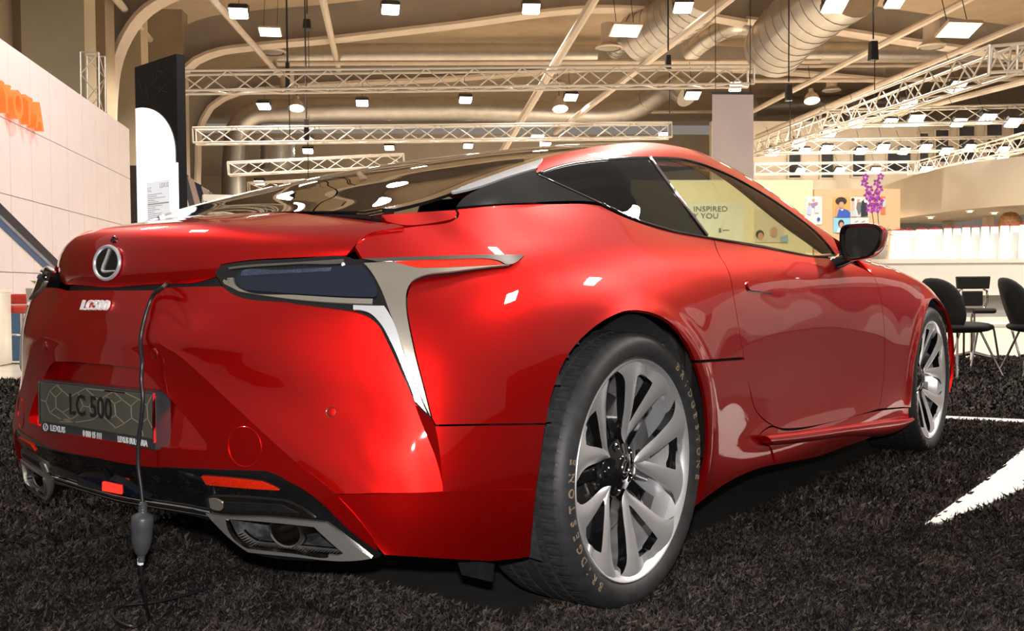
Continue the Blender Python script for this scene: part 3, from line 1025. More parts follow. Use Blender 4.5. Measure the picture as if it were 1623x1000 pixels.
# ---- tail lamps
LAMP = [
 [(.34,-.862,.955),(.42,-.835,.955),(.51,-.80,.952),(.60,-.745,.95),(.68,-.685,.948),(.745,-.615,.947),(.80,-.52,.945),(.835,-.43,.945),(.85,-.35,.945)],
 [(.34,-.885,.90),(.42,-.863,.90),(.51,-.83,.90),(.61,-.775,.90),(.695,-.715,.90),(.77,-.635,.90),(.825,-.53,.90),(.862,-.43,.905),(.875,-.35,.91)],
 [(.34,-.898,.85),(.43,-.872,.85),(.53,-.838,.85),(.63,-.788,.85),(.722,-.725,.85),(.80,-.645,.85),(.857,-.54,.85),(.895,-.43,.855),(.91,-.35,.86)],
 [(.34,-.918,.80),(.44,-.892,.80),(.55,-.852,.80),(.655,-.798,.80),(.755,-.735,.80),(.825,-.655,.80),(.88,-.55,.80),(.915,-.445,.80),(.93,-.35,.80)],
 [(.38,-.935,.72),(.48,-.90,.72),(.59,-.855,.72),(.69,-.805,.72),(.79,-.748,.72),(.858,-.665,.72),(.908,-.56,.72),(.938,-.45,.72),(.95,-.35,.72)],
 [(.43,-.92,.63),(.53,-.885,.63),(.63,-.84,.63),(.72,-.795,.63),(.81,-.755,.63),(.878,-.672,.63),(.925,-.565,.63),(.952,-.45,.63),(.962,-.35,.63)],
 [(.50,-.90,.54),(.59,-.868,.54),(.67,-.83,.54),(.75,-.795,.54),(.822,-.765,.54),(.884,-.682,.54),(.93,-.57,.54),(.955,-.45,.54),(.967,-.35,.54)],
]
lampp = Patch(loft(LAMP, 160, 100, even=False), (0, 0, .7))
h_out = outline([[(345,442),(340,433),(350,419)], [(350,419),(391.5,412.8),(470,408.5),(549,405),(560,409)], [(560,409),(619,409),(700,406.5),(786,404),(830.5,405)], [(830.5,405),(809,421)], lampR_px[::-1], [(684,664),(657,639)], lampB2_px[::-1], lampB_px[::-1]], 6)
lamps = pair('tail_lamp', lampp, h_out, .02, M['gloss_black'], thick=.03, lift=-.004)
lens = outline([[(375,443),(377,434),(383,431)], [(383,431),(450,427),(526,423),(573,420.5)], [(573,420.5),(586,435),(598,460)], [(598,460),(597,469),(592,471.5)], [(592,471.5),(553,470.5),(470,466),(393,460)], [(393,460),(380,453),(375,443)]], 5)
pair('lens', lampp, lens, .02, M['lens_dark'], lamps, lift=.002)
M['led'] = make_mat('led_strip', (0.05, 0.07, 0.12), rough=0.25, metal=0.6, vary=0.9, scale=700, bump=0.6, bscale=900)
led = outline([[(384,437.5),(384,432),(450,428.5),(526,424.5)], [(526,424.5),(525,430.5)], [(525,430.5),(450,434),(384,437.5)]], 4)
pair('led_strip', lampp, led, .012, M['led'], lamps, lift=.0035, thick=.003)
lt = outline([[(356,450),(366,455),(379,462)], [(379,462),(470,475),(553,481),(590,482)], [(590,482),(591,474)], [(591,474),(553,473),(470,468),(391,462.5),(374,452),(370,440)], [(370,440),(361,441),(354,444),(356,450)]], 5)
pair('lower_trim', lampp, lt, .014, M['satin'], lamps, lift=.002)
tt = outline([[(362,424),(391.5,420.5),(470,416),(545,411)], [(545,411),(546,413.5),(470,419),(391.5,424),(364,427)], [(364,427),(362,424)]], 5)
pair('upper_trim', lampp, tt, .012, M['dark_chrome'], lamps, lift=.002)
tc = outline([[(574,411.5),(619,410),(700,407.5),(786,405),(829,406)], [(829,406),(808,420.5),(799,420)], [(799,420),(790,415),(700,413),(640,415),(600,416.5)], [(600,416.5),(574,411.5)]], 5)
pair('upper_blade', lampp, tc, .012, M['dark_chrome'], lamps, lift=.005)
bo = outline([[(577,418),(600,417),(621,415.5)], [(621,415.5),(640,421),(659,425.5),(690,426),(752,423.5),(798,420.8)], [(798,420.8),(807,421)], [(807,421),(786,422.8),(719,431),(669,438),(652,447.5),(645,460),(643,480),(655,553),(672,620),(682,660)], [(682,660),(672,640),(650,585),(628,523),(614,485)], [(614,485),(602,455),(589,432),(577,418)]], 5)
pair('wing_panel', lampp, bo, .016, M['satin'], lamps, lift=.004)
rf = outline([[(622,415),(640,414),(700,412.5),(786,414.5),(797,419.5)], [(797,419.5),(752,422.5),(690,425),(659,424.5),(640,420.5),(622,415)]], 5)
pair('side_reflector', lampp, rf, .012, M['lens_red'], lamps, lift=.003)
lg = outline([[(561,485),(585,486),(609,486.5)], [(609,486.5),(622,508),(640,560),(658,610),(676,655)], [(676,655),(671,650),(659,637)], [(659,637),(640,588),(620,543),(603,513),(586,497),(561,492)], [(561,492),(561,485)]], 5)
pair('leg_strip', lampp, lg, .014, M['leg_chrome'], lamps, lift=.006)
for sgn, lo in zip((1, -1), lamps):
    c = lampp.p3((360, 441), lift=.003)
    n = lampp.nor(lampp.uv((360, 441)))[0]
    a1 = np.cross(n, (0, 0, 1.0)); a1 /= np.linalg.norm(a1)
    mb = MB().lathe([(.0045, 0), (.0045, .002), (.0035, .0025), (0.0001, .0018)], c, [a1, np.cross(n, a1), n], 12)
    (mb if sgn > 0 else mb.mirrored()).build('camera_lens', M['gloss_black'], lo)

# ---- rear diffuser, exhausts, reflectors
def mirr(rows):
    return [[(-p[0], p[1], p[2]) for p in r[:0:-1]]+list(r) for r in rows]
DIF = mirr([
 [(0,-.978,.49),(.3,-.964,.49),(.5,-.912,.49),(.62,-.866,.49),(.72,-.815,.49),(.79,-.755,.49)],
 [(0,-.965,.44),(.3,-.950,.44),(.5,-.905,.44),(.64,-.855,.44),(.74,-.803,.44),(.80,-.745,.44)],
 [(0,-.928,.385),(.3,-.915,.385),(.5,-.88,.385),(.65,-.836,.385),(.755,-.785,.385),(.81,-.73,.385)],
 [(0,-.905,.32),(.3,-.893,.32),(.5,-.862,.32),(.66,-.818,.32),(.765,-.768,.32),(.82,-.715,.32)],
 [(0,-.885,.25),(.3,-.873,.25),(.5,-.845,.25),(.67,-.80,.25),(.775,-.752,.25),(.825,-.70,.25)],
])
diff = Patch(loft(DIF, 201, 70, even=False), (0, 0, .4))
dmid = (diff.n-1)/2
hole_px = [[(364,821),(430,826),(500,833.5)], [(500,833.5),(525,857),(546,875)], [(546,875),(540,878),(525,878)], [(525,878),(460,872),(396.5,865.5)], [(396.5,865.5),(378,853),(368,840),(364,821)]]
d_top = outline([[(166,727),(220,737),(334,744),(420,746.5)], [(420,746.5),(454,760),(486,778),(514,800),(550,836),(605,878)], [(605,878),(600,883),(589,884.5)], [(589,884.5),(550,888.5),(396.5,875),(371.5,857),(338,826)], [(338,826),(290,815),(240,806),(205,801)]], 7)
du = [diff.uv(p) for p in d_top]
du = [np.array([du[0][0]-1, dmid])]+du+[np.array([du[-1][0]+1, dmid])]
hole_uv = np.array([diff.uv(p) for p in outline(hole_px, 5)])
V, F, L = trimmed(diff, None, .02, 'uv', holes=[hole_uv], thick=.03, uvpoly=du, lift=-.001)
dfo = merged('rear_diffuser', [(V, F, L)], M['gloss_black'], mirror_all=True)
C(dfo)
fin_out = outline([[(329,812),(335,814.5),(430,820),(497,826),(516,828)], [(516,828),(545,849),(590,883.5)], [(590,883.5),(550,887.5),(470,881),(396.5,873.5)], [(396.5,873.5),(371.5,855.5),(350,835),(329,812)]], 5)
M['finisher'] = make_mat('exhaust_finisher_chrome', (0.66, 0.64, 0.61), rough=0.22, metal=0.85, vary=0.02)
fins = pair('exhaust_finisher', diff, fin_out, .012, M['finisher'], holes=[outline(hole_px, 5)], lift=.006, thick=.03)
pair('finisher_lip', diff, outline([[(366,822.5),(373,838),(381,851),(398,863)], [(398,863),(460,869.5),(523,875.5)], [(523,875.5),(524,878.5),(460,873.5),(396,866.5)], [(396,866.5),(377,853.5),(367,840),(362,821)], [(362,821),(366,822.5)]], 4), .01, M['chrome'], fins, lift=.0085)
# the hollow behind the finisher with the pipe in it
hp = outline(hole_px, 6)
h3 = [diff.p3(p, lift=-.004) for p in hp]
cen = np.mean(h3, 0)
ring1 = [np.array(p) for p in h3]
ring2 = [cen+(p-cen)*.82+np.array([-.03, .16, .015]) for p in ring1]
G = np.array([ring1+[ring1[0]], ring2+[ring2[0]]])
Vh = list(G.reshape(-1, 3))
nh = len(ring1)+1
Fh = [(i, i+1, nh+i+1, nh+i) for i in range(nh-1)]+[tuple(range(nh, 2*nh-1))]
M['shield'] = make_mat('exhaust_shield', (0.10, 0.10, 0.105), rough=0.4, metal=0.5, vary=0.5, scale=40)
mbh = MB().add(Vh, Fh)
pair_mb('exhaust_shield', mbh, M['shield'], fins)
pc_ = diff.p3((447, 850), lift=-.03)
axp = np.array([-.12, .99, .05]); axp /= np.linalg.norm(axp)
a1 = np.cross(axp, (0, 0, 1.0)); a1 /= np.linalg.norm(a1)
a2 = np.cross(axp, a1)
pair_mb('exhaust_pipe', MB().lathe([(.034, -.015), (.038, -.017), (.040, -.01), (.040, .12)], pc_, [a1*1.25, a2*.9, axp], 28).lathe([(.034, -.015), (.033, .12), (.0001, .12)], pc_, [a1*1.25, a2*.9, axp], 28), M['dark_chrome'], fins)
# vent over each exhaust
v_o = outline([[(327,790),(333,786.5),(345,786),(453,793.5)], [(453,793.5),(480,806),(500,821)], [(500,821),(470,816.5),(400,813),(334,809)], [(334,809),(330,800),(327,790)]], 5)
vents = pair('side_vent', diff, v_o, .012, M['dark_chrome'], lift=.003)
v_i = outline([[(356,794),(400,796),(448,799)], [(448,799),(462,806),(475,812)], [(475,812),(420,808.5),(357,804.5)], [(357,804.5),(356,794)]], 5)
pair('vent_mesh', diff, v_i, .012, M['black_plastic'], vents, lift=.0045)
v_w = outline([[(333,789),(346,789.5),(356,797)], [(356,797),(354,806),(336,804)], [(336,804),(333,789)]], 4)
pair('vent_cap', diff, v_w, .01, M['satin'], vents, lift=.005)
pair('rear_reflector', diff, outline([[(320,754.5),(370,758),(415,763)], [(415,763),(430,769),(443,776)], [(443,776),(400,773.5),(328,767)], [(328,767),(320,754.5)]], 4), .012, M['lens_red'], lift=.003)
def halfwire(name, patch, px, r, mat, lift=.002, n=50, k=6):
    """a bead that runs across the car's centre line"""
    P = [patch.p3(p, 'pix', lift) for p in spline(px, n)]
    P = [p for p in P if p[0] > .01]
    P0 = np.array([0, P[0][1]-(P[0][0]*.02), P[0][2]+.0])
    full = [np.array([-p[0], p[1], p[2]]) for p in P[::-1]]+[P0]+P
    V, F = tube(full, r, k)
    return C(link(name, mesh_pd(name, V, F), mat))
halfwire('diffuser_bead', diff, [(178,783),(240,794.5),(300,804),(334,811)], .0035, M['chrome'], .003)
halfwire('diffuser_bead', diff, [(178,791),(240,802),(300,812),(334,818)], .002, M['dark_chrome'], .002)
fg = diff.p3((127, 752))
fo = C(panel('fog_lamp', diff, outline([[(127,752),(172,757),(200,765.5)], [(200,765.5),(237,788)], [(237,788),(198,782),(128,766)], [(128,766),(127,752)]], 5), .015, M['lens_dark'], None, thick=.01, lift=.008))
fo2 = panel('fog_lamp_light', diff, outline([[(168,760),(198,766.5)], [(198,766.5),(198.5,780)], [(198.5,780),(168,774.5)], [(168,774.5),(168,760)]], 4), .01, M['lens_red_lit'], None, thick=.004, lift=.011)
fo2.parent = fo
ub = MB().prism([(-.60,-.62),(.60,-.62),(.64,-.42),(.66,.42),(.80,.52),(.80,2.35),(.66,2.45),(.66,3.3),(.5,3.6),(-.5,3.6),(-.66,3.3),(-.66,2.45),(-.80,2.35),(-.80,.52),(-.66,.42),(-.64,-.42)], .215, .28)
C(ub.build('underbody', M['black_plastic']))
pair_mb('deflector', MB().prism([(0,0.02),(.085,0.02),(.09,.06),(-.02,.06)], -.004, .004, (.78,-.52,.165), [(1,0,0),(0,0,1),(0,1,0)]), M['black_plastic'])

# ---- shut-line backing: dark inner skins a little behind the outer panels
for (nm, pt, mt) in (('inner_skin', flank, M['dark']),):
    Gi = pt.G[6:, :, :]-pt.N[6:, :, :]*.028
    keep = np.ones(Gi.shape[:2], bool)
    for (wy, wz) in ((0, .363), (2.87, .3645)):
        keep &= ((Gi[:, :, 1]-wy)**2+(Gi[:, :, 2]-wz)**2) > .425**2
    keep &= Gi[:, :, 1] > -.58
    Gs = Gi[::4, ::4]
    ks = keep[::4, ::4]
    m_, n_ = ks.shape
    Fs = [(i*n_+j, i*n_+j+1, (i+1)*n_+j+1, (i+1)*n_+j) for i in range(m_-1) for j in range(n_-1) if ks[i, j] and ks[i+1, j] and ks[i, j+1] and ks[i+1, j+1]]
    mb = MB().add(Gs.reshape(-1, 3), Fs, True)
    pair_mb(nm, mb, mt)
Gi = np.concatenate([corner.G-corner.N*.03], 0)[::5, ::5]
Fs = [(i*Gi.shape[1]+j, i*Gi.shape[1]+j+1, (i+1)*Gi.shape[1]+j+1, (i+1)*Gi.shape[1]+j) for i in range(Gi.shape[0]-1) for j in range(Gi.shape[1]-1)]
pair_mb('inner_skin', MB().add(Gi.reshape(-1, 3), Fs, True), M['dark'])
# gutter between boot lid and bumper
gut = [(x, yy, .846) for x, yy in ((-.60,-.70),(-.42,-.80),(-.235,-.885),(0,-.915),(.235,-.885),(.42,-.80),(.60,-.70))]
gs = spline(gut, 40)
C(grid_mesh('boot_gutter', np.array([gs+np.array([0, -.022, -.02]), gs+np.array([0, 0, -.012]), gs+np.array([0, .004, .0]), gs+np.array([0, .01, .03])]), M['black_plastic']))

# ---- wheel arch liners
for (wy, wz, R) in ((0.0, .363, .405), (2.87, .3645, .405)):
    mb = MB().lathe([(R+.004, .90), (R, .86), (R, .58)], (0, wy, wz), [(0, 1, 0), (0, 0, 1), (1, 0, 0)], 48, math.radians(-24), math.radians(203))
    pair_mb('wheel_arch_liner', mb, M['liner'])
    mb = MB().lathe([(R, .58), (.02, .58)], (0, wy, wz), [(0, 1, 0), (0, 0, 1), (1, 0, 0)], 48, math.radians(-24), math.radians(203))
    pair_mb('wheel_arch_liner', mb, M['liner'])

# ---- door handle, sensors, badge, lettering
hd = outline([[(1184,446),(1200,448),(1220,451)], [(1220,451),(1222.5,457),(1221,464)], [(1221,464),(1203,462.5),(1187,460.5)], [(1187,460.5),(1183.5,455),(1184,446)]], 3)
pair('door_handle', flank, hd, .012, M['paint'], (door_R, door_L), lift=.006, thick=.012)
pair('handle_recess', flank, outline([[(1183,444.5),(1200,446.5),(1221.5,449.5)], [(1221.5,449.5),(1225,457),(1222.5,466)], [(1222.5,466),(1203,464.5),(1185,462)], [(1185,462),(1181.5,455),(1183,444.5)]], 3), .012, M['gloss_black'], (door_R, door_L), lift=.0012, thick=.003)
def disc_on(name, patch, px, r, mat, h=.0015, parents=None, ring=False, both=True):
    u = patch.uv(px)
    c = patch.ev(u)[0]
    n = patch.nor(u)[0]
    a1 = np.cross(n, (0, 0, 1.0)); a1 /= np.linalg.norm(a1)
    A = [a1, np.cross(n, a1), n]
    if ring:
        th = np.linspace(0, 2*math.pi, 40, endpoint=False)
        mb = MB()
        pts = []
        for t in th:
            q = c+A[0]*r*math.cos(t)+A[1]*r*math.sin(t)
            pts.append(patch.p3(tuple(project(q)[0][0]), 'pix', .0005))
        mb.tube(pts, .0011, 5, True)
    else:
        mb = MB().lathe([(r, -.002), (r, h), (r*.8, h*1.3), (.0001, h*1.3)], c, A, 20)
    if both:
        return pair_mb(name, mb, mat, parents)
    return C(mb.build(name, mat))
cr_ = (bm_parts, bml)
for p_ in ((525, 653),):
    disc_on('parking_sensor', corner, p_, .010, M['paint'], parents=cr_, h=.002)
    disc_on('sensor_ring', corner, p_, .0105, M['dark_chrome'], parents=cr_, ring=True)
for x_ in (-.245, .245):
    q_ = centre.p3((x_, .70), 'rear')
    px_ = tuple(project(q_)[0][0])
    o_ = disc_on('parking_sensor', centre, px_, .010, M['paint'], both=False, h=.002); o_.parent = bumper; o_.matrix_parent_inverse = Matrix()
    o_ = disc_on('sensor_ring', centre, px_, .0105, M['dark_chrome'], both=False, ring=True); o_.parent = bumper; o_.matrix_parent_inverse = Matrix()
for sx in (1,):
    disc_on('tow_hook_cover', centre, (388, 708), .043, M['paint'], parents=(bumper, bumper), ring=True)

def on_patch_plane(patch, uvp, lift):
    c = patch.ev(uvp)[0]
    n = patch.nor(uvp)[0]
    xd = np.cross((0, 0, 1.0), n); xd /= np.linalg.norm(xd)
    yd = np.cross(n, xd)
    return c+n*lift, xd, yd, n
bu = lid.uv((0, .909), 'rear')
bc, bx, by, bn = on_patch_plane(lid, bu, .004)
bA, bB = .056, .040
mb = MB()
el = [bc+bx*bA*math.cos(t)+by*bB*math.sin(t) for t in np.linspace(0, 2*math.pi, 48, endpoint=False)]
badge = C(MB().add([bc-bn*.006]+el+[e-bn*.014 for e in el], [(0, 1+i, 1+(i+1) % 48) for i in range(48)][:0]+[tuple(range(1, 49))]+[(1+i, 49+i, 49+(i+1) % 48, 1+(i+1) % 48) for i in range(48)], False).build('emblem', M['gloss_black']))
MB().tube(el, .0045, 8, True).build('emblem_ring', M['leg_chrome'], badge)
lpts = [(.20,.82),(.06,.45),(-.12,.02),(-.26,-.32),(-.27,-.46),(-.14,-.53),(.2,-.53),(.70,-.50)]
MB().tube([bc+bx*bA*p[0]+by*bB*p[1]+bn*.002 for p in spline(lpts, 30)], [.0034]*20+[.0034-.0002*i for i in range(10)], 6).build('emblem_letter', M['leg_chrome'], badge)
rc, rx_, ry_, rn = on_patch_plane(lid, lid.uv((0, .966), 'rear'), .0)
C(MB().lathe([(.009, -.004), (.009, .004), (.006, .006), (.0045, .003), (.0001, .003)], rc, [rx_, ry_, rn], 18).build('rear_camera', M['gloss_black']))
lu_ = centre.uv(tuple(project(centre.p3((152, 485)))[0][0]))
lc, lx, ly, ln = on_patch_plane(centre, lu_, .004)
lt_ = text_mesh('model_lettering', 'LC500', .034, M['letter'], None, lc, lx, ly, depth=.003, bold=.0006, sx=1.35, shear=.18)
C(lt_)

# ---- number plate holder
pcx, pcy, pcz = .002, -.963, .5485
M['plate'] = make_mat('plate_film', (0.075, 0.070, 0.055), rough=0.22, coat=0.6, vary=0.05, scale=30)
M['plate_line'] = make_mat('plate_pattern', (0.20, 0.18, 0.135), rough=0.3, vary=0.05)
M['holder'] = make_mat('plate_holder_plastic', (0.030, 0.032, 0.036), rough=0.25, coat=0.4, vary=0.1, scale=50)
PW, PH = .258, .066
plate = MB().prism([(-PW,-PH),(PW,-PH),(PW,PH-.01),(PW-.012,PH),(-PW+.012,PH),(-PW,PH-.01)], -.036, .006, (pcx, pcy, pcz), [(1,0,0),(0,0,1),(0,-1,0)]).build('number_plate', M['holder'], bevel=.003)
C(plate)
MB().box((pcx, pcy-.0062, pcz+.010), (.505, .004, .100)).build('plate_face', M['plate'], plate, bevel=.001)
for sx in (-1, 1):
    MB().box((pcx+sx*.2565, pcy-.008, pcz+.008), (.004, .006, .112)).build('plate_edge', M['chrome'], plate)
mbp = MB()
cells = []
for i in range(8):
    for j in range(3):
        cells.append((-.235+.067*i+(.033 if j % 2 else 0)+random.uniform(-.012, .012), -.035+.042*j+random.uniform(-.008, .008)))
def seg(p, q, w=.0012):
    p = np.array([max(-.25, min(.25, p[0])), max(-.047, min(.047, p[1]))]); q = np.array([max(-.25, min(.25, q[0])), max(-.047, min(.047, q[1]))])
    d = q-p
    L_ = np.linalg.norm(d)
    if L_ < .004:
        return
    d /= L_
    mbp.box((pcx+(p[0]+q[0])/2, pcy-.0084, pcz+.010+(p[1]+q[1])/2), (L_, .0008, 2*w), [(d[0], 0, d[1]), (0, 1, 0), (-d[1], 0, d[0])])
vo_, eo_, fo_, *_r2 = delaunay_2d_cdt([Vector(c) for c in cells], [], [], 0, 1e-6)
cc_ = {}
for k_, f in enumerate(fo_):
    cc_[k_] = sum((Vector(vo_[i]) for i in f), Vector((0, 0)))/3
em = {}
for k_, f in enumerate(fo_):
    for i in range(3):
        em.setdefault(tuple(sorted((f[i], f[(i+1) % 3]))), []).append(k_)
for e, ks in em.items():
    if len(ks) == 2:
        seg(cc_[ks[0]], cc_[ks[1]])
    else:
        mpt = (Vector(vo_[e[0]])+Vector(vo_[e[1]]))/2
        seg(cc_[ks[0]], cc_[ks[0]]+(mpt-cc_[ks[0]])*3)
mbp.build('plate_pattern', M['plate_line'], plate)
fx, fz = (1, 0, 0), (0, 0, 1)
text_mesh('plate_lettering', 'LC 500', .072, M['black_print'], plate, (pcx-.012, pcy-.0092, pcz+.012), fx, fz, .0006, bold=.0012, sx=.92)
text_mesh('dealer_lettering', 'LEXUS', .021, M['grey_print'], plate, (pcx-.172, pcy-.0068, pcz-.054), fx, fz, .0005, bold=.0006, sx=1.2)
text_mesh('dealer_lettering', '0 800 15 111', .019, M['grey_print'], plate, (pcx-.008, pcy-.0068, pcz-.054), fx, fz, .0005, bold=.0006, sx=.85)
text_mesh('dealer_lettering', 'LEXUS BULGARIA', .019, M['grey_print'], plate, (pcx+.165, pcy-.0068, pcz-.054), fx, fz, .0005, bold=.0006, sx=.82)
MB().tube([(pcx-.232+.011*math.cos(t), pcy-.0068, pcz-.054+.009*math.sin(t)) for t in np.linspace(0, 2*math.pi, 24, endpoint=False)], .0011, 5, True).tube([(pcx-.228, pcy-.0068, pcz-.047), (pcx-.235, pcy-.0068, pcz-.058), (pcx-.226, pcy-.0068, pcz-.059)], .001, 5).build('dealer_emblem', M['grey_print'], plate)

# ---- door mirrors
def mirror_parts():
    y0 = 1.71
    gl = [(.900,1.062),(.935,1.068),(1.015,1.058),(1.028,1.047),(1.020,1.000),(.995,.966),(.972,.955),(.908,.953),(.900,.963)]
    ol = [(.888,1.072),(.935,1.079),(1.025,1.069),(1.042,1.054),(1.036,.995),(1.004,.953),(.972,.942),(.898,.940),(.888,.953)]
    O = spline(ol, 48, closed=True)
    G_ = spline(gl, 48, closed=True)
    oc = O.mean(0)
    rings = []
    for (s_, yy) in ((1.0, y0-.012), (1.03, y0+.01), (1.0, y0+.05), (.88, y0+.10), (.62, y0+.135), (.2, y0+.15)):
        rings.append([(oc[0]+(p[0]-oc[0])*s_, yy, oc[1]+(p[1]-oc[1])*s_) for p in O])
    H = np.array(rings)
    m_, n_ = H.shape[:2]
    Fh = [(i*n_+j, i*n_+(j+1) % n_, (i+1)*n_+(j+1) % n_, (i+1)*n_+j) for i in range(m_-1) for j in range(n_)]
    house = MB().add(H.reshape(-1, 3), Fh, True)
    # rim between housing edge and glass
    R_ = np.array([[(p[0], y0-.012, p[1]) for p in O], [(p[0], y0-.014, p[1]) for p in O*.5+G_*.5], [(p[0], y0+.004, p[1]) for p in G_]])
    Fr = [(i*48+j, (i+1)*48+j, (i+1)*48+(j+1) % 48, i*48+(j+1) % 48) for i in range(2) for j in range(48)]
    rim = MB().add(R_.reshape(-1, 3), Fr, True)
    glass = MB().add([(p[0], y0+.004-(p[0]-.97)*.05, p[1]) for p in G_], [tuple(range(48))])
    st = MB()
    for_ = [(.800,1.70,.918,.030),(.845,1.72,.922,.026),(.90,1.74,.945,.022),(.93,1.75,.965,.018)]
    P_ = spline([f[:3] for f in for_], 14)
    st.tube(P_, np.interp(np.linspace(0, 1, 14), [0, .35, .7, 1], [.034, .026, .022, .02]), 12)
    return house, rim, glass, st
mh, mr, mg, ms = mirror_parts()
ho = pair_mb('door_mirror', mh, M['paint'])
pair_mb('mirror_rim', mr, M['gloss_black'], ho)
pair_mb('mirror_glass', mg, M['mirror'], ho)
pair_mb('mirror_stalk', ms, M['gloss_black'], ho)
tri_ = MB().prism([(1.88,.950),(2.16,.955),(1.93,1.035)], -.006, .006, (.815, 0, 0), [(0,1,0),(0,0,1),(1,0,0)])
pair_mb('mirror_base', tri_, M['gloss_black'])

# ---- bonnet and nose (mostly hidden)
BON = mirr([
 [(0,2.60,.985),(.45,2.50,.975),(.72,2.30,.955),(.80,2.18,.948)],
 [(0,2.85,.965),(.45,2.78,.965),(.70,2.70,.94),(.79,2.70,.916)],
 [(0,3.2,.90),(.40,3.15,.905),(.62,3.07,.89),(.74,3.05,.876)],
 [(0,3.55,.80),(.35,3.5,.815),(.55,3.4,.825),(.66,3.35,.826)],
 [(0,3.78,.70),(.25,3.74,.72),(.40,3.66,.76),(.5,3.6,.776)],
])
C(grid_mesh('bonnet', loft(BON, 61, 40), M['paint'], flip=True))
NOSE = [[(.50,3.60,.776),(.40,3.66,.76),(0,3.78,.70)], [(.79,3.60,.48),(.55,3.76,.48),(0,3.84,.48)], [(.74,3.6,.20),(.5,3.72,.20),(0,3.80,.20)]]
NOSE = [[tuple(p) for p in r]+[(-p[0], p[1], p[2]) for p in r[-2::-1]] for r in NOSE]
C(grid_mesh('front_bumper', loft(NOSE, 61, 24), M['paint']))
# ---- cabin
seatm = M['leather']
for sx in (-1, 1):
    x = .37*sx
    MB().prism([(-.24,.0),(.24,.0),(.25,.10),(.22,.17),(-.22,.17),(-.25,.10)], 0, .50, (x, .95, .38), [(1,0,0),(0,0,1),(0,1,0)]).build('seat_cushion', seatm, None, bevel=.03)
    C(bpy.data.objects[-1] if False else COL.objects[-1])
    b_ = MB().prism([(-.24,0),(.24,0),(.25,.35),(.17,.56),(-.17,.56),(-.25,.35)], -.055, .055, (x, .93, .50), [(1,0,0),(0,-.30,.954),(0,.954,.30)]).build('seat_back', seatm, None, bevel=.03)
    C(b_)
    MB().prism([(-.12,0),(.12,0),(.13,.10),(.09,.16),(-.09,.16),(-.13,.10)], -.04, .04, (x, .745, 1.03), [(1,0,0),(0,-.2,.98),(0,.98,.2)]).build('headrest', seatm, b_, bevel=.02)
C(MB().prism([(-.80,0),(.80,0),(.78,.20),(.5,.26),(-.5,.26),(-.78,.20)], 0, .42, (0, 1.95, .68), [(1,0,0),(0,0,1),(0,1,0)]).build('dashboard', M['dark'], bevel=.04))
C(MB().tube([(-.37+.18*math.cos(t), 1.80+.07*math.sin(t), .86+.17*math.sin(t)) for t in np.linspace(0, 2*math.pi, 36, endpoint=False)], .014, 8, True).build('steering_wheel', M['leather']))
C(MB().box((0, 1.1, .32), (1.66, 2.6, .04)).build('cabin_floor', M['dark']))
C(MB().prism([(-.62,0),(.62,0),(.58,.34),(-.58,.34)], 0, .10, (0, -.05, .68), [(1,0,0),(0,.25,.968),(0,.968,-.25)]).build('rear_seat_back', M['leather'], bevel=.03))
C(MB().prism([(-.60,-.60),(.60,-.60),(.62,.02),(-.62,.02)], .96, .985, (0, 0, 0)).build('parcel_shelf', M['dark']))
for nm_ in ('door_lining',):
    mb = MB().prism([(.55,.30),(2.15,.30),(2.15,.93),(.55,.97)], -.01, .01, (.80, 0, 0), [(0,1,0),(0,0,1),(1,0,0)])
    pair_mb('door_lining', mb, M['dark'])
# ------------------------------------------------------------------ wheels
AXW = [(0, 1, 0), (0, 0, 1), (1, 0, 0)]
def tyre_mesh(width):
    prof = [(.284, -.012), (.290, -.004), (.297, .004), (.312, .012), (.328, .014), (.342, .009), (.352, -.002), (.3585, -.014)]
    tw = width-.028
    nt = 30
    NA = 408
    A = np.linspace(0, 2*math.pi, NA, endpoint=False)
    rows = []
    for r, h in prof:
        rows.append(np.stack([np.full(NA, h), r*np.cos(A), r*np.sin(A)], 1))
    hs = []
    gro = [tw*f for f in (.2, .4, .6, .8)]
    base = list(np.linspace(.004, tw-.004, 10))
    for g in gro:
        base += [g-.0055, g-.0045, g+.0045, g+.0055]
    for t in sorted(base):
        ing = any(abs(t-g) < .005 for g in gro)
        crown = .363-.0025*((t-tw/2)/(tw/2))**2-.0012*abs((t-tw/2)/(tw/2))**6
        ph = (A*68/(2*math.pi)+t*14+.6*np.sin(t*25)) % 1.0
        sip = np.where(ph < .17, .004, 0.0)
        if t > tw*.42 and t < tw*.58:
            sip = sip*0
        r = crown-(.007 if ing else 0)-(0 if ing else 1)*sip
        r = np.broadcast_to(r, A.shape)
        rows.append(np.stack([np.full(NA, -.014-t), r*np.cos(A), r*np.sin(A)], 1))
    wb = -width
    for r, h in ((.352, wb-.002+.0), (.335, wb-.012), (.312, wb-.012), (.29, wb)):
        rows.append(np.stack([np.full(NA, h), r*np.cos(A), r*np.sin(A)], 1))
    G = np.array(rows)
    m, n = G.shape[:2]
    F = [(i*n+j, i*n+(j+1) % n, (i+1)*n+(j+1) % n, (i+1)*n+j) for i in range(m-1) for j in range(n)]
    me = mesh_pd('tyre', G.reshape(-1, 3), [f[::-1] for f in F])
    me.set_sharp_from_angle(angle=math.radians(35))
    me.materials.append(M['tyre'])
    return me
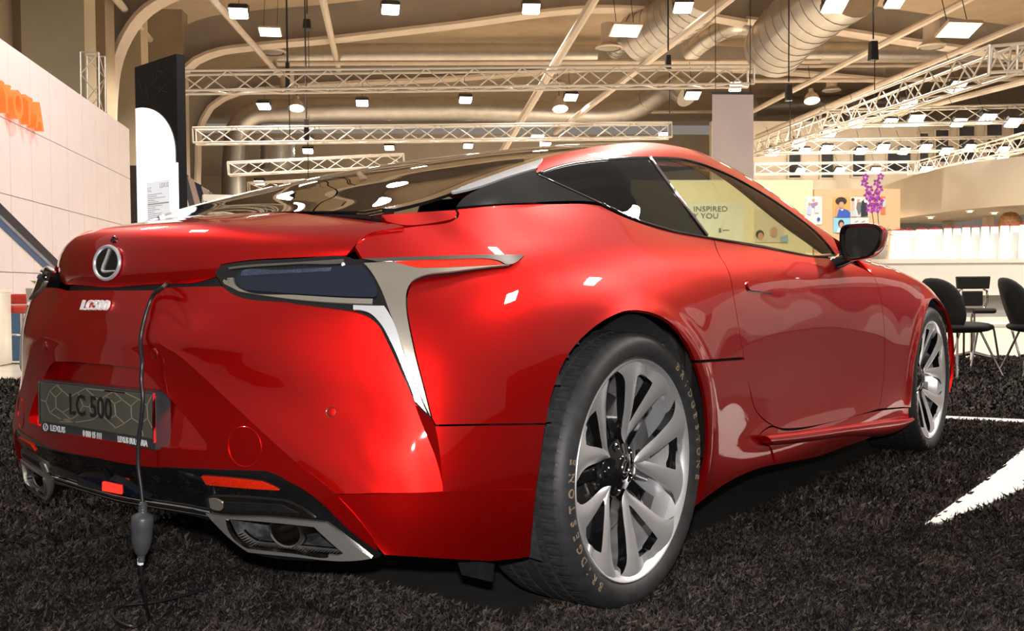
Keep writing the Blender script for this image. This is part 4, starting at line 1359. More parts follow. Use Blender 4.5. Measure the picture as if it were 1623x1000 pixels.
def spoke_mesh():
    # polar patch of one V spoke: rows r, cols theta
    rs = np.linspace(.055, .285, 60)
    ts = np.radians(np.linspace(-36, 36, 91))
    G = np.zeros((60, 91, 3))
    for i, r in enumerate(rs):
        d0 = np.interp(r, [.055, .09, .16, .23, .27, .285], [-.050, -.046, -.030, -.014, -.006, -.004])
        phi = np.interp(r, [.07, .11, .16, .21, .265], [0, 8.0, 13, 16, 20])
        w = np.interp(r, [.07, .11, .16, .21, .265], [7, 8, 9, 9, 11])
        for j, t in enumerate(ts):
            dd = math.degrees(t)
            q = (abs(dd)-phi)/w
            d = d0-.006*min(q*q, 1.6)+(.004 if dd > 0 else -.002)*min(1, (r-.055)/.1)
            G[i, j] = (d, r*math.cos(t), r*math.sin(t))
    P = Patch(G, (-1, .17, 0))
    def uvp(L):
        return [((r-.055)/(.230)*59, (t+36)/72*90) for r, t in L]
    R_ = [(.064, 0), (.08, 9), (.105, 15.5), (.14, 19.5), (.18, 22.0), (.215, 24), (.245, 26.5), (.268, 31), (.284, 35.9)]
    top = [(.284, a) for a in np.linspace(35.9, -35.9, 37)]
    Lf = [(r, -t) for r, t in R_[::-1]]
    segs = [uvp(R_), uvp(top), uvp(Lf)]
    out = outline(segs, 2.0)
    hole = outline([uvp([(.112, 0), (.13, 2.8), (.16, 6), (.195, 8.8), (.228, 10.6), (.244, 11)]), uvp([(.244, 11), (.252, 0), (.244, -11)]), uvp([(.244, -11), (.228, -10.6), (.195, -8.8), (.16, -6), (.13, -2.8), (.112, 0)])], 2.0)
    V, F, L = trimmed(P, None, .009, 'uv', holes=[hole], thick=.034, uvpoly=out)
    # flange vertices go straight back along the axle
    nflange = len(set(i for f in F if len(f) == 4 for i in f[2:]))
    me = mesh_pd('spoke', V, F, True, L)
    me.materials.append(M['alloy'])
    me.materials.append(M['gloss_black'])
    for p in me.polygons:
        if len(p.vertices) == 4:
            p.material_index = 1
    return me
def build_wheel(width, turn, lettering=True):
    root = MB().lathe([(.262, -.030), (.276, -.012), (.283, -.001), (.2885, .002), (.2905, -.002), (.290, -.016), (.284, -.02)], ax=AXW, k=96).lathe([(.262, -.030), (.256, -.05), (.248, -.10), (.246, -width+.03), (.27, -width+.01)], ax=AXW, k=72).build('wheel', M['alloy'])
    t = link('tyre', tyre_mesh(width), None, root)
    sp = spoke_mesh()
    for i in range(5):
        s = link('spoke', sp, None, root)
        s.rotation_euler = (math.radians(72*i+turn), 0, 0)
    # gloss black wheel centre and the black webs behind the spokes
    MB().lathe([(.0001, -.036), (.020, -.036), (.030, -.038), (.034, -.043), (.040, -.045), (.075, -.058), (.082, -.072), (.082, -.11), (.0001, -.11)], ax=AXW, k=48).build('hub', M['gloss_black'], root)
    MB().tube([(-.035, .017*math.cos(a), .021*math.sin(a)) for a in np.linspace(0, 2*math.pi, 28, endpoint=False)], .0016, 6, True).tube([(-.035, .003, .016), (-.035, -.004, .002), (-.035, -.008, -.010), (-.035, .012, -.011)], .0013, 6).build('hub_emblem', M['chrome'], root)
    for i in range(5):
        a = math.radians(72*i+36+turn)
        c = (0, .058*math.cos(a), .058*math.sin(a))
        MB().lathe([(.0135, -.075), (.0135, -.0515), (.010, -.0485), (.008, -.052), (.0001, -.052)], c, AXW, 14).build('lug_nut', M['gloss_black'], root)
        # web: black arm in the gap between two V spokes
        w0 = []
        for r, hw in ((.07, .020), (.12, .017), (.18, .018), (.25, .026)):
            w0.append((r, hw))
        ca, sa = math.cos(a), math.sin(a)
        poly = [(r, hw) for r, hw in w0]+[(r, -hw) for r, hw in w0[::-1]]
        MB().prism(poly, -.105, -.072, (0, 0, 0), [(0, ca, sa), (0, -sa, ca), (1, 0, 0)]).build('spoke_web', M['gloss_black'], root, bevel=.004)
    MB().lathe([(.10, -.118), (.195, -.118), (.198, -.121), (.198, -.147), (.195, -.15), (.10, -.15)], ax=AXW, k=64).lathe([(.10, -.118), (.095, -.10), (.08, -.10)], ax=AXW, k=48).build('brake_disc', M['disc'], root)
    cal = MB()
    pts = []
    for a in np.linspace(-20, 62, 14):
        pts.append((.215*math.cos(math.radians(a)), .215*math.sin(math.radians(a))))
    for a in np.linspace(62, -20, 14):
        pts.append((.135*math.cos(math.radians(a)), .135*math.sin(math.radians(a))))
    cal.prism(pts, -.165, -.082, (0, 0, 0), AXW)
    M.setdefault('caliper', make_mat('caliper_grey', (0.30, 0.30, 0.31), rough=0.35, metal=0.7, vary=0.05, scale=30))
    cal.build('brake_caliper', M['caliper'], root, bevel=.006)
    if lettering:
        s = 'BRIDGESTONE'
        M.setdefault('tyre_print', make_mat('tyre_lettering', (0.20, 0.15, 0.10), rough=0.6, vary=0.2, scale=60))
        for run, a_start, a_step, size in ((s, 232, -6.4, .024), (s, 52, -6.4, .024)):
            mbt = MB()
            for i, ch in enumerate(run):
                if ch == ' ':
                    continue
                cu = bpy.data.curves.new('c', 'FONT')
                cu.body = ch
                cu.size = size*1.3
                cu.align_x = 'CENTER'
                cu.align_y = 'CENTER'
                cu.extrude = .0006
                cu.offset = .0004
                cu.resolution_u = 2
                ob = bpy.data.objects.new('c', cu)
                COL.objects.link(ob)
                me = bpy.data.meshes.new_from_object(ob.evaluated_get(bpy.context.evaluated_depsgraph_get()))
                bpy.data.objects.remove(ob, do_unlink=True)
                a = math.radians(a_start+a_step*i)
                rad = np.array([0, math.cos(a), math.sin(a)])
                tan = np.array([0, math.sin(a), -math.cos(a)])
                r0 = .3235
                for_v = []
                for v in me.vertices:
                    rr_ = r0+v.co.y
                    hx = np.interp(rr_, [.297, .312, .328, .342, .352], [.004, .012, .014, .009, -.002])
                    for_v.append(np.array([hx+.0008+v.co.z, 0, 0])+rad*rr_+tan*v.co.x)
                mbt.add(for_v, [tuple(p.vertices)[::-1] for p in me.polygons])
            mbt.build('sidewall_lettering', M['tyre_print'], root)
    return root
rw = build_wheel(.255, 2)
rw.name = 'wheel'
wheels = []
def put(root, x, y, z, flip):
    root.parent = car
    root.location = (x, y-CARY, z)
    root.rotation_euler = (0, 0, math.pi if flip else 0)
put(rw, .936, 0.0, .363, False)
w2 = copy_tree(rw); put(w2, -.936, 0.0, .363, True)
w3 = copy_tree(rw); put(w3, .926, 2.87, .3645, False)
for ch in w3.children:
    pass
w3.rotation_euler = (math.radians(20), 0, math.radians(1.0))
w4 = copy_tree(rw); put(w4, -.926, 2.87, .3645, True)
# ------------------------------------------------------------------ hall: structure
M['floor'] = make_mat('pale_hall_floor', (0.62, 0.55, 0.46), rough=0.25, vary=0.06, scale=2.0)
M['white_floor'] = make_mat('white_floor_strip', (0.86, 0.86, 0.84), rough=0.3, vary=0.03, scale=8)
M['ceil'] = make_mat('ceiling_sheet', (0.52, 0.40, 0.27), rough=0.8, vary=0.06, scale=1.5)
M['wall'] = make_mat('cream_wall', (0.76, 0.67, 0.54), rough=0.8, vary=0.04, scale=1.0)
M['wall_dim'] = make_mat('taupe_wall', (0.36, 0.28, 0.19), rough=0.85, vary=0.10, scale=0.8)
M['pier'] = make_mat('beige_pier', (0.50, 0.41, 0.28), rough=0.85, vary=0.06, scale=1.0)
M['grey_beam'] = make_mat('grey_steel_beam', (0.34, 0.30, 0.26), rough=0.6, vary=0.08, scale=1.0)
M['pale_steel'] = make_mat('pale_painted_steel', (0.60, 0.50, 0.40), rough=0.5, vary=0.05, scale=2.0)
M['truss'] = make_mat('aluminium_truss', (0.74, 0.68, 0.60), rough=0.35, metal=0.6, vary=0.05, scale=5)
M['duct'] = make_mat('spiral_duct_metal', (0.55, 0.51, 0.46), rough=0.33, metal=0.85, vary=0.06, scale=3, bump=0.15, bscale=6, stretch=(1, 1, 1))
M['lamp_body'] = make_mat('lamp_housing', (0.035, 0.032, 0.03), rough=0.5, vary=0.1, scale=30)
M['lamp_bell'] = make_mat('lamp_reflector_bell', (0.55, 0.45, 0.35), rough=0.4, metal=0.3, vary=0.05, scale=20)
M['glow'] = make_mat('lamp_glow', (1, 0.97, 0.9), rough=0.5, emit=14.0, ecol=(1.0, 0.95, 0.84))
M['black_box'] = make_mat('black_hoist', (0.02, 0.018, 0.017), rough=0.6, vary=0.1, scale=20)
M['cable'] = make_mat('dark_cable', (0.03, 0.027, 0.025), rough=0.6, vary=0.1, scale=50)

def hz(px, py, dep):
    return at_depth(px, py, dep)
AH = [tuple(HL), tuple(HD), (0, 0, 1)]     # hall axes: right, away, up

o = MB().prism([(-45, -12), (45, -12), (45, 64), (-45, 64)], -.12, -.006, HO, AH).build('floor', M['floor']); tag(o, None, None, kind='structure')
CZ = 11.2
o = MB().prism([(-45, 16), (45, 16), (45, 64), (-45, 64)], CZ, CZ+.2, HO, AH).build('ceiling', M['ceil']); tag(o, None, None, kind='structure')
o = MB().box(hall(0, 62.2, 5), (90, .4, 10.6), AH).build('wall_back', M['wall']); tag(o, None, None, kind='structure')
o = MB().box(hall(-33, 36, 5), (.4, 56, 10.6), AH).build('wall_left', M['wall_dim']); tag(o, None, None, kind='structure')
# darker lower wall behind the left stands
o = MB().box(hall(-19.2, 58, 3.6), (26, .3, 7.2), AH).build('wall_left_return', M['wall_dim']); tag(o, None, None, kind='structure')

# ---- shared unit rod
_unit = MB().lathe([(1, 0), (1, 1)], k=7).add([(math.cos(2*math.pi*i/7), math.sin(2*math.pi*i/7), 1) for i in range(7)], [tuple(range(7))]).mesh('rod')
_unit_m = {}
def rod(name, a, b, r, mat, parent=None, origin=None):
    key = mat.name
    if key not in _unit_m:
        me = _unit.copy()
        me.materials.append(mat)
        _unit_m[key] = me
    a = Vector(a); b = Vector(b)
    d = b-a
    o = bpy.data.objects.new(name, _unit_m[key])
    COL.objects.link(o)
    q = d.to_track_quat('Z', 'Y')
    if parent is not None:
        o.parent = parent
        a = a-parent.location
    o.matrix_local = Matrix.Translation(a) @ q.to_matrix().to_4x4() @ Matrix.Diagonal((r, r, d.length, 1))
    return o

def truss(name, A, B, h, w, seg, label, group=None, r=.028):
    """box truss from A to B (centre line), h high, w deep"""
    A = np.asarray(A, float); B = np.asarray(B, float)
    d = (B-A); Ln = np.linalg.norm(d); d /= Ln
    up = np.array([0, 0, 1.0]); s = np.cross(d, up); s /= np.linalg.norm(s); up = np.cross(s, d)
    root = empty(name, A)
    tag(root, label, 'truss', group)
    cor = {}
    for i, (a, b) in enumerate(((-1, -1), (1, -1), (1, 1), (-1, 1))):
        off = s*a*w/2+up*b*h/2
        cor[(a, b)] = off
        rod('chord', A+off, B+off, r, M['truss'], root)
    n = max(2, int(round(Ln/seg)))
    for k in range(n):
        p0 = A+d*Ln*k/n; p1 = A+d*Ln*(k+1)/n
        for a in (-1, 1):
            lo, hi = cor[(a, -1)], cor[(a, 1)]
            u, v = (lo, hi) if (k+(a > 0)) % 2 == 0 else (hi, lo)
            rod('brace', p0+u, p1+v, r*.55, M['truss'], root)
        u, v = (cor[(-1, -1)], cor[(1, -1)]) if k % 2 == 0 else (cor[(1, -1)], cor[(-1, -1)])
        rod('brace', p0+u, p1+v, r*.5, M['truss'], root)
    for e in (A, B):
        for (c1, c2) in (((-1, -1), (-1, 1)), ((1, -1), (1, 1))):
            rod('end_post', e+cor[c1], e+cor[c2], r*.8, M['truss'], root)
    return root

truss('lighting_truss', hz(284, 131, 21), hz(1190, 121, 21.5), .40, .40, .52, 'long pale truss spanning the ceiling above the car roof, nearest of the lateral trusses')
truss('lighting_truss', hz(308, 216, 27), hz(1062, 207, 27.5), .40, .40, .55, 'pale truss ending behind the white sign, just below the longest truss')
truss('lighting_truss', hz(362, 268, 31), hz(640, 254, 31.5), .38, .38, .60, 'short pale truss seen left above the dark rear window')
truss('lighting_truss', hz(394, 298, 36), hz(560, 291, 36), .36, .36, .70, 'lowest pinkish truss at far left over the rear window')
truss('lighting_truss', hz(1190, 238, 34), hz(1590, 95, 15.5), .45, .45, .62, 'diagonal truss climbing to the upper right corner', r=.03)
truss('lighting_truss', hz(1585, 96, 15.6), hz(1640, 92, 15.0), .42, .42, .5, 'stub of truss at the right edge joined to the diagonal truss')
truss('lighting_truss', hz(1300, 188, 27), hz(1640, 180, 25.5), .42, .42, .62, 'brightly lit truss with lamps in front of the upper windows, top one at right')
truss('lighting_truss', hz(1216, 233, 32), hz(1640, 227, 30.5), .42, .42, .66, 'brightly lit truss crossing the windows, middle one at right')
truss('lighting_truss', hz(1196, 268, 37), hz(1452, 265, 35.5), .40, .40, .75, 'pale truss over the window sills, lowest one at right')
truss('lighting_truss', hz(1448, 268, 35), hz(1640, 222, 24), .40, .40, .70, 'low slanting truss in front of the curved balcony')

# ---- roof frames with curved haunches, purlin pipes, ducts
def frame(px_foot, rows, dep, label, w=.35, h=.9, mat='pale_steel'):
    """portal frame: column, curved haunch and rafter; px list of the inner edge, at one depth"""
    P = spline([hz(x, y, dep) for x, y in rows], 60)
    T = np.gradient(P, axis=0); T /= np.linalg.norm(T, axis=1, keepdims=True)
    n = np.cross(T, HD); n /= np.linalg.norm(n, axis=1, keepdims=True)
    if (n[len(n)//2]@np.array([0, 0, 1.0])) < 0:
        n = -n
    root = grid_mesh('roof_frame', np.array([P-HD*w, P+HD*w, P+HD*w+n*.10, P-HD*w+n*.10]), M[mat], closed_v=True, smooth=False)
    web = grid_mesh('web', np.array([P+n*.10-HD*.06, P+n*h-HD*.06]), M['grey_beam'], root, smooth=False)
    tag(root, label, 'roof frame')
    return root
frame(None, [(180,460),(180,300),(180,160),(186,105),(200,65),(228,25),(262,2),(340,-25),(800,-90)], 27, 'nearest pale arched roof frame rising behind the black and white sign', h=1.6)
frame(None, [(285,420),(284,200),(288,135),(300,108),(335,88),(400,77),(520,66),(700,45),(960,17),(1180,40)], 33, 'grey roof beam with a curved left end passing above the longest truss', h=1.2)
frame(None, [(315,420),(316,260),(319,205),(335,172),(368,152),(430,143),(700,128),(1000,110),(1400,130)], 41, 'arched roof frame whose curved foot stands behind the left truss ends', h=1.0)
frame(None, [(1040,26),(1150,32),(1300,48),(1420,66),(1640,96)], 34, 'grey roof beam sloping down to the upper right corner', h=1.1)
for k, (a, b, r) in enumerate((((170,-18),(266,96),.10), ((318,-24),(444,120),.10), ((507,-20),(537,112),.10), ((946,-8),(742,330),.12), ((1162,-6),(880,210),.11), ((1560,-14),(1190,178),.10), ((1640,30),(1200,216),.09), ((1640,125),(1205,236),.08))):
    names = ['first', 'second', 'third', 'fourth', 'fifth', 'sixth', 'seventh', 'eighth']
    d0 = 24.0; d1 = 40.0
    o = MB().tube([hz(a[0], a[1], d0), hz((a[0]*.4+b[0]*.6), (a[1]*.4+b[1]*.6), d0*.4+d1*.6-3), hz(b[0], b[1], d1)], r, 8).build('ceiling_pipe', M['pale_steel'])
    tag(o, names[k]+' pale ceiling pipe from the left running into the depth of the hall', 'pipe', 'ceiling pipes')
for k, (row, x0, x1, dep) in enumerate(((100, 440, 1300, 36), (105.5, 860, 1640, 40), (128, 1190, 1640, 39), (180, 700, 1130, 50), (203, 1190, 1330, 50))):
    o = MB().tube([hz(x0, row, dep), hz(x1, row-3, dep)], .09, 7).build('cross_pipe', M['pale_steel'])
    tag(o, ['long', 'thin', 'short right', 'low', 'low right'][k]+' pale pipe laid crosswise below the ceiling', 'pipe')
def duct(pts, r, label):
    P = spline([hz(x, y, d) for x, y, d in pts], 60)
    mb = MB().tube(P, r, 24)
    root = mb.build('air_duct', M['duct'])
    tag(root, label, 'duct')
    for i in range(4, 58, 6):
        T = P[i+1]-P[i-1]; T /= np.linalg.norm(T)
        a = np.cross(T, (0, 0, 1.0)); a /= np.linalg.norm(a); b = np.cross(T, a)
        MB().lathe([(r, -.03), (r+.02, -.03), (r+.02, .03), (r, .03)], P[i], [a, b, T], 24).build('joint_band', M['duct'], root)
    return root
duct([(425,88,38),(600,86,38),(800,86,38),(945,86,38)], .42, 'horizontal silver duct behind the longest truss, upper left')
duct([(372,330,44),(372,250,44),(380,200,44),(400,182,44),(450,176,44),(700,172,44),(1010,170,44),(1040,150,43),(1062,136,42),(1090,152,41)], .52, 'silver duct bending down at its left end below the longest truss')
duct([(440,270,45),(440,222,45)], .75, 'fat vertical silver duct standing left behind the second truss')
duct([(1226,78,33),(1262,38,31),(1350,-26,28)], 1.02, 'largest silver duct slanting out of the picture at the top')
duct([(1010,60,34),(1075,22,32),(1120,-22,30)], .85, 'pale slanting duct at the top between two floodlights')
duct([(1090,88,38),(1130,56,37),(1168,40,36),(1200,52,37),(1222,80,38)], .36, 'S-shaped silver duct hooked under the largest duct')
duct([(975,80,37),(1000,55,36),(1020,44,36),(1045,52,36)], .34, 'small hooked silver duct left of the S-shaped duct')
duct([(1228,84,39),(1400,83,39),(1640,82,39)], .42, 'horizontal silver duct at upper right')
duct([(1196,170,52),(1300,166,52),(1420,162,52)], .5, 'horizontal pale duct far back at right')
for k, (px, py, dep, w) in enumerate(((430,84,36,.85), (880,135,42,.7), (965,78,35,.8), (1476,76,32,.75), (1318,145,44,.7), (455,148,40,.8))):
    c = hz(px, py, dep)
    root = MB().lathe([(w*.55, 0), (w*.62, .05), (w*.5, .12), (w*.35, .2), (w*.35, .9)], c, AH, 28).build('air_diffuser', M['pale_steel'])
    MB().lathe([(w*.45, .01), (w*.2, .03), (.0001, .05)], c, AH, 24).build('diffuser_core', M['grey_beam'], root)
    tag(root, ['round ceiling diffuser under the square lamp at upper left', 'round ceiling diffuser right of the centre below the longest truss', 'round ceiling diffuser under the slanted lamp panel', 'round ceiling diffuser at upper right by the long lamp panel', 'round ceiling diffuser above the diagonal truss', 'round ceiling diffuser on the longest truss at left'][k], 'diffuser')

# ---- left side: piers, booth wall with red letters
for k, (x0, x1, dep, m, t) in enumerate(((-40, 18, 22, 'pier', -40), (24, 53, 24, 'wall_dim', -40), (53, 151, 22.5, 'pier', -40), (151, 182, 26, 'wall_dim', -40), (182, 236, 30, 'pier', 40), (236, 300, 33, 'wall_dim', 20))):
    a = hz(x0, 440, dep); b = hz(x1, 440, dep)
    wd = np.linalg.norm(b-a)
    c = (a+b)/2
    o = MB().box((c[0], c[1], 4.9), (wd, .7, 9.8), AH).build('wall_left_pier', M[m]); tag(o, None, None, kind='structure')
M['booth'] = make_mat('white_booth_panel', (0.80, 0.70, 0.70), rough=0.55, vary=0.02, scale=3)
M['booth_frame'] = make_mat('booth_joint', (0.5, 0.43, 0.40), rough=0.7, vary=0.05, scale=3)
M['red_letter'] = make_mat('lit_red_letter', (0.9, 0.10, 0.02), rough=0.4, emit=1.3, ecol=(1.0, 0.12, 0.015), vary=0.05, scale=4)
A0 = at_depth(-120, 300, 10.6); A1 = at_depth(207, 300, 20.3)
A0[2] = A1[2] = 0
wd_ = A1-A0; WL = np.linalg.norm(wd_); wd_ /= WL
wn = np.array([wd_[1], -wd_[0], 0])
WT = 4.02
booth = MB().prism([(0, 0), (WL, 0), (WL, WT), (0, WT)], -.25, -.03, A0, [wd_, (0, 0, 1), wn]).build('booth_wall', M['booth_frame'])
tag(booth, 'tall white panelled exhibition wall with lit red letters at left', 'booth wall')
ncol = 11
rowsz = [(0, 1.05), (1.05, 2.05), (2.05, 3.02), (3.02, WT)]
for i in range(ncol):
    for (z0, z1) in rowsz:
        MB().box(A0+wd_*(WL*(i+.5)/ncol)+np.array([0, 0, (z0+z1)/2])-wn*.02, (WL/ncol-.012, .03, z1-z0-.012), [wd_, wn, (0, 0, 1)]).build('wall_panel', M['booth'], booth)
word = 'TOYOTA'
lw = .62
pR = None
# right end of the word stands at pixel column 59
def wall_pt(px, z):
    d = ray((px, 300)); n = np.array([wn[0], wn[1], 0])
    t = ((A0-CAM)@n)/(d@n)
    p = CAM+d*t
    return np.array([p[0], p[1], z])
e_ = wall_pt(58, 3.0)
s_end = (e_-A0)@wd_
d_l = ray((50, 187)); zl_ = (CAM+d_l*(((A0-CAM)@wn)/(d_l@wn)))[2]
for i, ch in enumerate(word):
    s_ = s_end-.20-(5-i)*.44
    p = A0+wd_*s_+wn*.07
    l = text_mesh('wall_letter', ch, .50, M['red_letter'], booth, (p[0], p[1], zl_), wd_, (0, 0, 1), depth=.05, bold=.014, sx=1.0)
for (pa, pb, w_, c_) in (((0, 336), (95, 428), .11, (0.012, 0.014, 0.03)), ((0, 352), (92, 440), .05, (0.05, 0.10, 0.22)), ((0, 345), (94, 434), .035, (0.5, 0.52, 0.6))):
    M['s%d' % int(w_*1000)] = make_mat('graphic_stripe', c_, rough=0.4, vary=0.05, scale=4)
    d1 = ray(pa); d2 = ray(pb)
    q1 = CAM+d1*(((A0+wn*.004-CAM)@wn)/(d1@wn)); q2 = CAM+d2*(((A0+wn*.004-CAM)@wn)/(d2@wn))
    u = (q2-q1)/np.linalg.norm(q2-q1); q1 = q1-u*1.2; q2 = q2+u*1.5
    v = np.cross(wn, u)
    MB().box((q1+q2)/2+wn*.002, (np.linalg.norm(q2-q1), w_*2, .006), [u, v, wn]).build('graphic_stripe', M['s%d' % int(w_*1000)], booth)
# box beside the wall end; an opening's shade is put into its colour
o = MB().box(hz(196, 400, 21)+np.array([0, 0, 0]), (.95, .1, 3.6), AH).build('wall_passage_shade', make_mat('passage_shade', (0.06, 0.045, 0.03), rough=0.9, vary=0.1, scale=2)); tag(o, None, None, kind='structure')
# small truss tower on the wall
truss('truss_tower', hz(148, 190, 19.5), hz(146, 86, 19.5)+np.array([.0, .0, 0.0])+HL*.01, .34, .34, .4, 'short dark truss tower standing behind the white booth wall', r=.02)

# ---- totem sign
M['totem_black'] = make_mat('totem_black', (0.008, 0.008, 0.010), rough=0.25, coat=0.4, vary=0.2, scale=5)
M['totem_line'] = make_mat('totem_pattern', (0.045, 0.04, 0.04), rough=0.35, vary=0.05)
M['totem_white'] = make_mat('backlit_white', (0.95, 0.95, 0.97), rough=0.3, emit=0.9, ecol=(0.96, 0.98, 1.0), vary=0.01)
T0 = at_depth(213, 107, 8.3); T1 = at_depth(279, 84, 7.8)
T0[2] = T1[2] = (T0[2]+T1[2])/2
ZT = T0[2]
td = T1-T0; TW = np.linalg.norm(td); td /= TW
tn = np.array([td[1], -td[0], 0])
base = np.array([T0[0], T0[1], 0])
totem = MB().prism([(0, .02), (TW, .02), (TW, ZT), (0, ZT)], -.075, 0, base, [td, (0, 0, 1), tn]).build('totem_sign', M['totem_black'], bevel=.004)
tag(totem, 'tall black and white information totem standing behind the boot lid', 'sign')
zc = ZT-.34
arc = [(0.015, zc)]+[(0.015+(TW*.95-.015)*math.sin(a), zc-.42+.42*math.cos(a)) for a in np.linspace(0, math.pi/2, 24)][1:]+[(TW*.95, .25), (0.015, .25)]
MB().prism(arc, .001, .006, base, [td, (0, 0, 1), tn]).build('white_panel', M['totem_white'], totem)
MB().prism([(TW*.95+.002, zc-.50), (TW+.004, zc-.50), (TW+.004, .25), (TW*.95+.002, .25)], .0, .007, base, [td, (0, 0, 1), tn]).build('white_edge', M['totem_white'], totem)
M['paper'] = make_mat('spec_sheet', (0.80, 0.80, 0.82), rough=0.6, emit=0.45, ecol=(0.9, 0.92, 1), vary=0.01)
sh = MB().prism([(TW*.28, zc-1.35), (TW*.82, zc-1.35), (TW*.82, zc-.62), (TW*.28, zc-.62)], .007, .010, base, [td, (0, 0, 1), tn]).build('spec_sheet', M['paper'], totem)
text_mesh('sheet_lettering', 'LEXUS', .05, M['grey_print'], sh, base+td*TW*.70+tn*.011+np.array([0, 0, zc-.66]), td, (0, 0, 1), .0004)
text_mesh('sheet_lettering', 'LC', .05, M['grey_print'], sh, base+td*TW*.35+tn*.011+np.array([0, 0, zc-.68]), td, (0, 0, 1), .0004)
lines = MB()
for i in range(38):
    z_ = zc-.72-.0155*i
    w_ = random.uniform(.15, .42)*TW if i not in (5,) else .5*TW
    lines.box(base+td*(TW*.30+w_/2)+tn*.0108+np.array([0, 0, z_]), (w_, .001, .004 if i != 5 else .010), [td, tn, (0, 0, 1)])
ol = lines.build('sheet_text_lines', M['grey_print'], sh); ol['kind'] = 'stuff'
pat = MB()
for i in range(26):
    u0 = random.uniform(.02, TW-.12); v0 = random.uniform(zc-.1, ZT-.1)
    a_ = random.choice((.4, 1.2, 2.0, 2.9)); L_ = random.uniform(.08, .2)
    u1 = min(TW-.01, max(.01, u0+L_*math.cos(a_))); v1 = min(ZT-.02, max(zc+.01, v0+L_*math.sin(a_)))
    if (v0 < zc and u0 < TW*.8) or v1 < zc:
        continue
    p = base+td*u0+np.array([0, 0, v0])+tn*.001; q = base+td*u1+np.array([0, 0, v1])+tn*.001
    e = (q-p); l = np.linalg.norm(e)
    if l < .02:
        continue
    e /= l
    pat.box((p+q)/2, (l, .003, .001), [e, np.cross(tn, e), tn])
po = pat.build('crackle_pattern', M['totem_line'], totem); po['kind'] = 'stuff'

# ---- striped artwork beyond the totem
art_c = hz(318, 300, 26)
stripes = [((.10, .12, .16), 0), ((.62, .50, .45), 1), ((.03, .04, .10), 2), ((.62, .52, .52), 3), ((.22, .30, .36), 4), ((.03, .03, .06), 5)]
root = empty('striped_banner', (art_c[0], art_c[1], 0))
tag(root, 'dark blue and white striped banner beyond the totem sign', 'banner')
for c_, i in stripes:
    x0 = -.55+.17*i
    m_ = make_mat('banner_stripe', c_, rough=0.7, vary=0.05, scale=3)
    MB().prism([(x0+.42, 2.2), (x0+.60, 2.2), (x0+.25, 3.72-.13*i), (x0+.06, 3.80-.12*i)], 0, .03+.004*i, art_c*np.array([1, 1, 0]), [tuple(HL), (0, 0, 1), tuple(-HD)]).build('banner_stripe', m_, root).location = Vector((-art_c[0], -art_c[1], 0))
MB().box((art_c[0], art_c[1], 1.15), (1.3, .05, 2.3), AH).build('banner_base', M['wall_dim'], root).location = Vector((-art_c[0], -art_c[1], 0))
# ------------------------------------------------------------------ lamps
def flood_proto():
    root = MB().add([(-.5,-.36,.34),(.5,-.36,.34),(.5,.36,.34),(-.5,.36,.34),(-.5,-.45,.06),(.5,-.45,.06),(.5,.45,.06),(-.5,.45,.06)], [(0,3,2,1),(0,1,5,4),(1,2,6,5),(2,3,7,6),(3,0,4,7),(4,5,6,7)]).build('flood_lamp', M['lamp_body'])
    MB().add([(-.48,-.43,.05),(.48,-.43,.05),(.48,.43,.05),(-.48,.43,.05),(-.42,-.37,-.06),(.42,-.37,-.06),(.42,.37,-.06),(-.42,.37,-.06)], [(0,1,2,3),(0,4,5,1),(1,5,6,2),(2,6,7,3),(3,7,4,0),(4,7,6,5)]).build('lens', M['glow'], root)
    MB().tube([(-.53,0,.15),(-.53,0,.5),(-.42,0,.62),(.42,0,.62),(.53,0,.5),(.53,0,.15)], .025, 6).build('bracket', M['lamp_body'], root)
    rodm = MB().tube([(0,0,.6),(0,0,2.6)], .018, 5).build('hanger', M['cable'], root)
    return root
def bell_proto():
    root = MB().lathe([(.50,0),(.47,.18),(.38,.40),(.24,.55),(.16,.62),(.16,.85),(.0001,.88)], k=24).build('bell_lamp', M['lamp_bell'])
    MB().lathe([(.46,.02),(.30,-.03),(.0001,-.05)], k=20).build('lens', M['glow'], root)
    MB().tube([(0,0,.85),(0,0,2.6)], .02, 5).build('hanger', M['cable'], root)
    return root
def panel_proto():
    root = MB().prism([(-.5,-.36),(.5,-.36),(.5,.36),(-.5,.36)], .0, .09).build('panel_lamp', M['lamp_bell'])
    MB().prism([(-.45,-.31),(.45,-.31),(.45,.31),(-.45,.31)], -.015, -.001).build('lens', M['glow'], root)
    MB().tube([(-.3,0,.09),(-.3,0,1.8)], .012, 5).build('hanger', M['cable'], root)
    MB().tube([(.3,0,.09),(.3,0,1.8)], .012, 5).build('hanger', M['cable'], root)
    return root
protos = {'flood': flood_proto, 'bell': bell_proto, 'panel': panel_proto}
made = {}
ORD = ['leftmost', 'second', 'third', 'fourth', 'fifth', 'sixth', 'seventh', 'eighth', 'ninth', 'tenth', 'eleventh', 'twelfth', 'thirteenth']
LAMP_POS = []
def lamp_row(kind, spots, wording, group, yaw=0.0, tilt=0.0):
    """spots: (px, py, width in px, depth)"""
    for i, (px, py, w, dep) in enumerate(spots):
        if kind not in made:
            made[kind] = protos[kind]()
            o = made[kind]
        else:
            o = copy_tree(made[kind])
        p = hz(px, py, dep)
        sc = w*dep/FPX
        o.location = Vector(p)
        o.scale = (sc, sc, sc)
        o.rotation_euler = (-.35-tilt, 0, HYAW+yaw+random.uniform(-.12, .12))
        LAMP_POS.append((p, sc))
        if len(spots) == 1:
            lab = wording.replace('# ', '').replace('#', '')
        else:
            lab = wording.replace('#', ORD[i]+('' if i == 0 else ' from the left'))
        tag(o, lab.strip(), 'lamp', group)
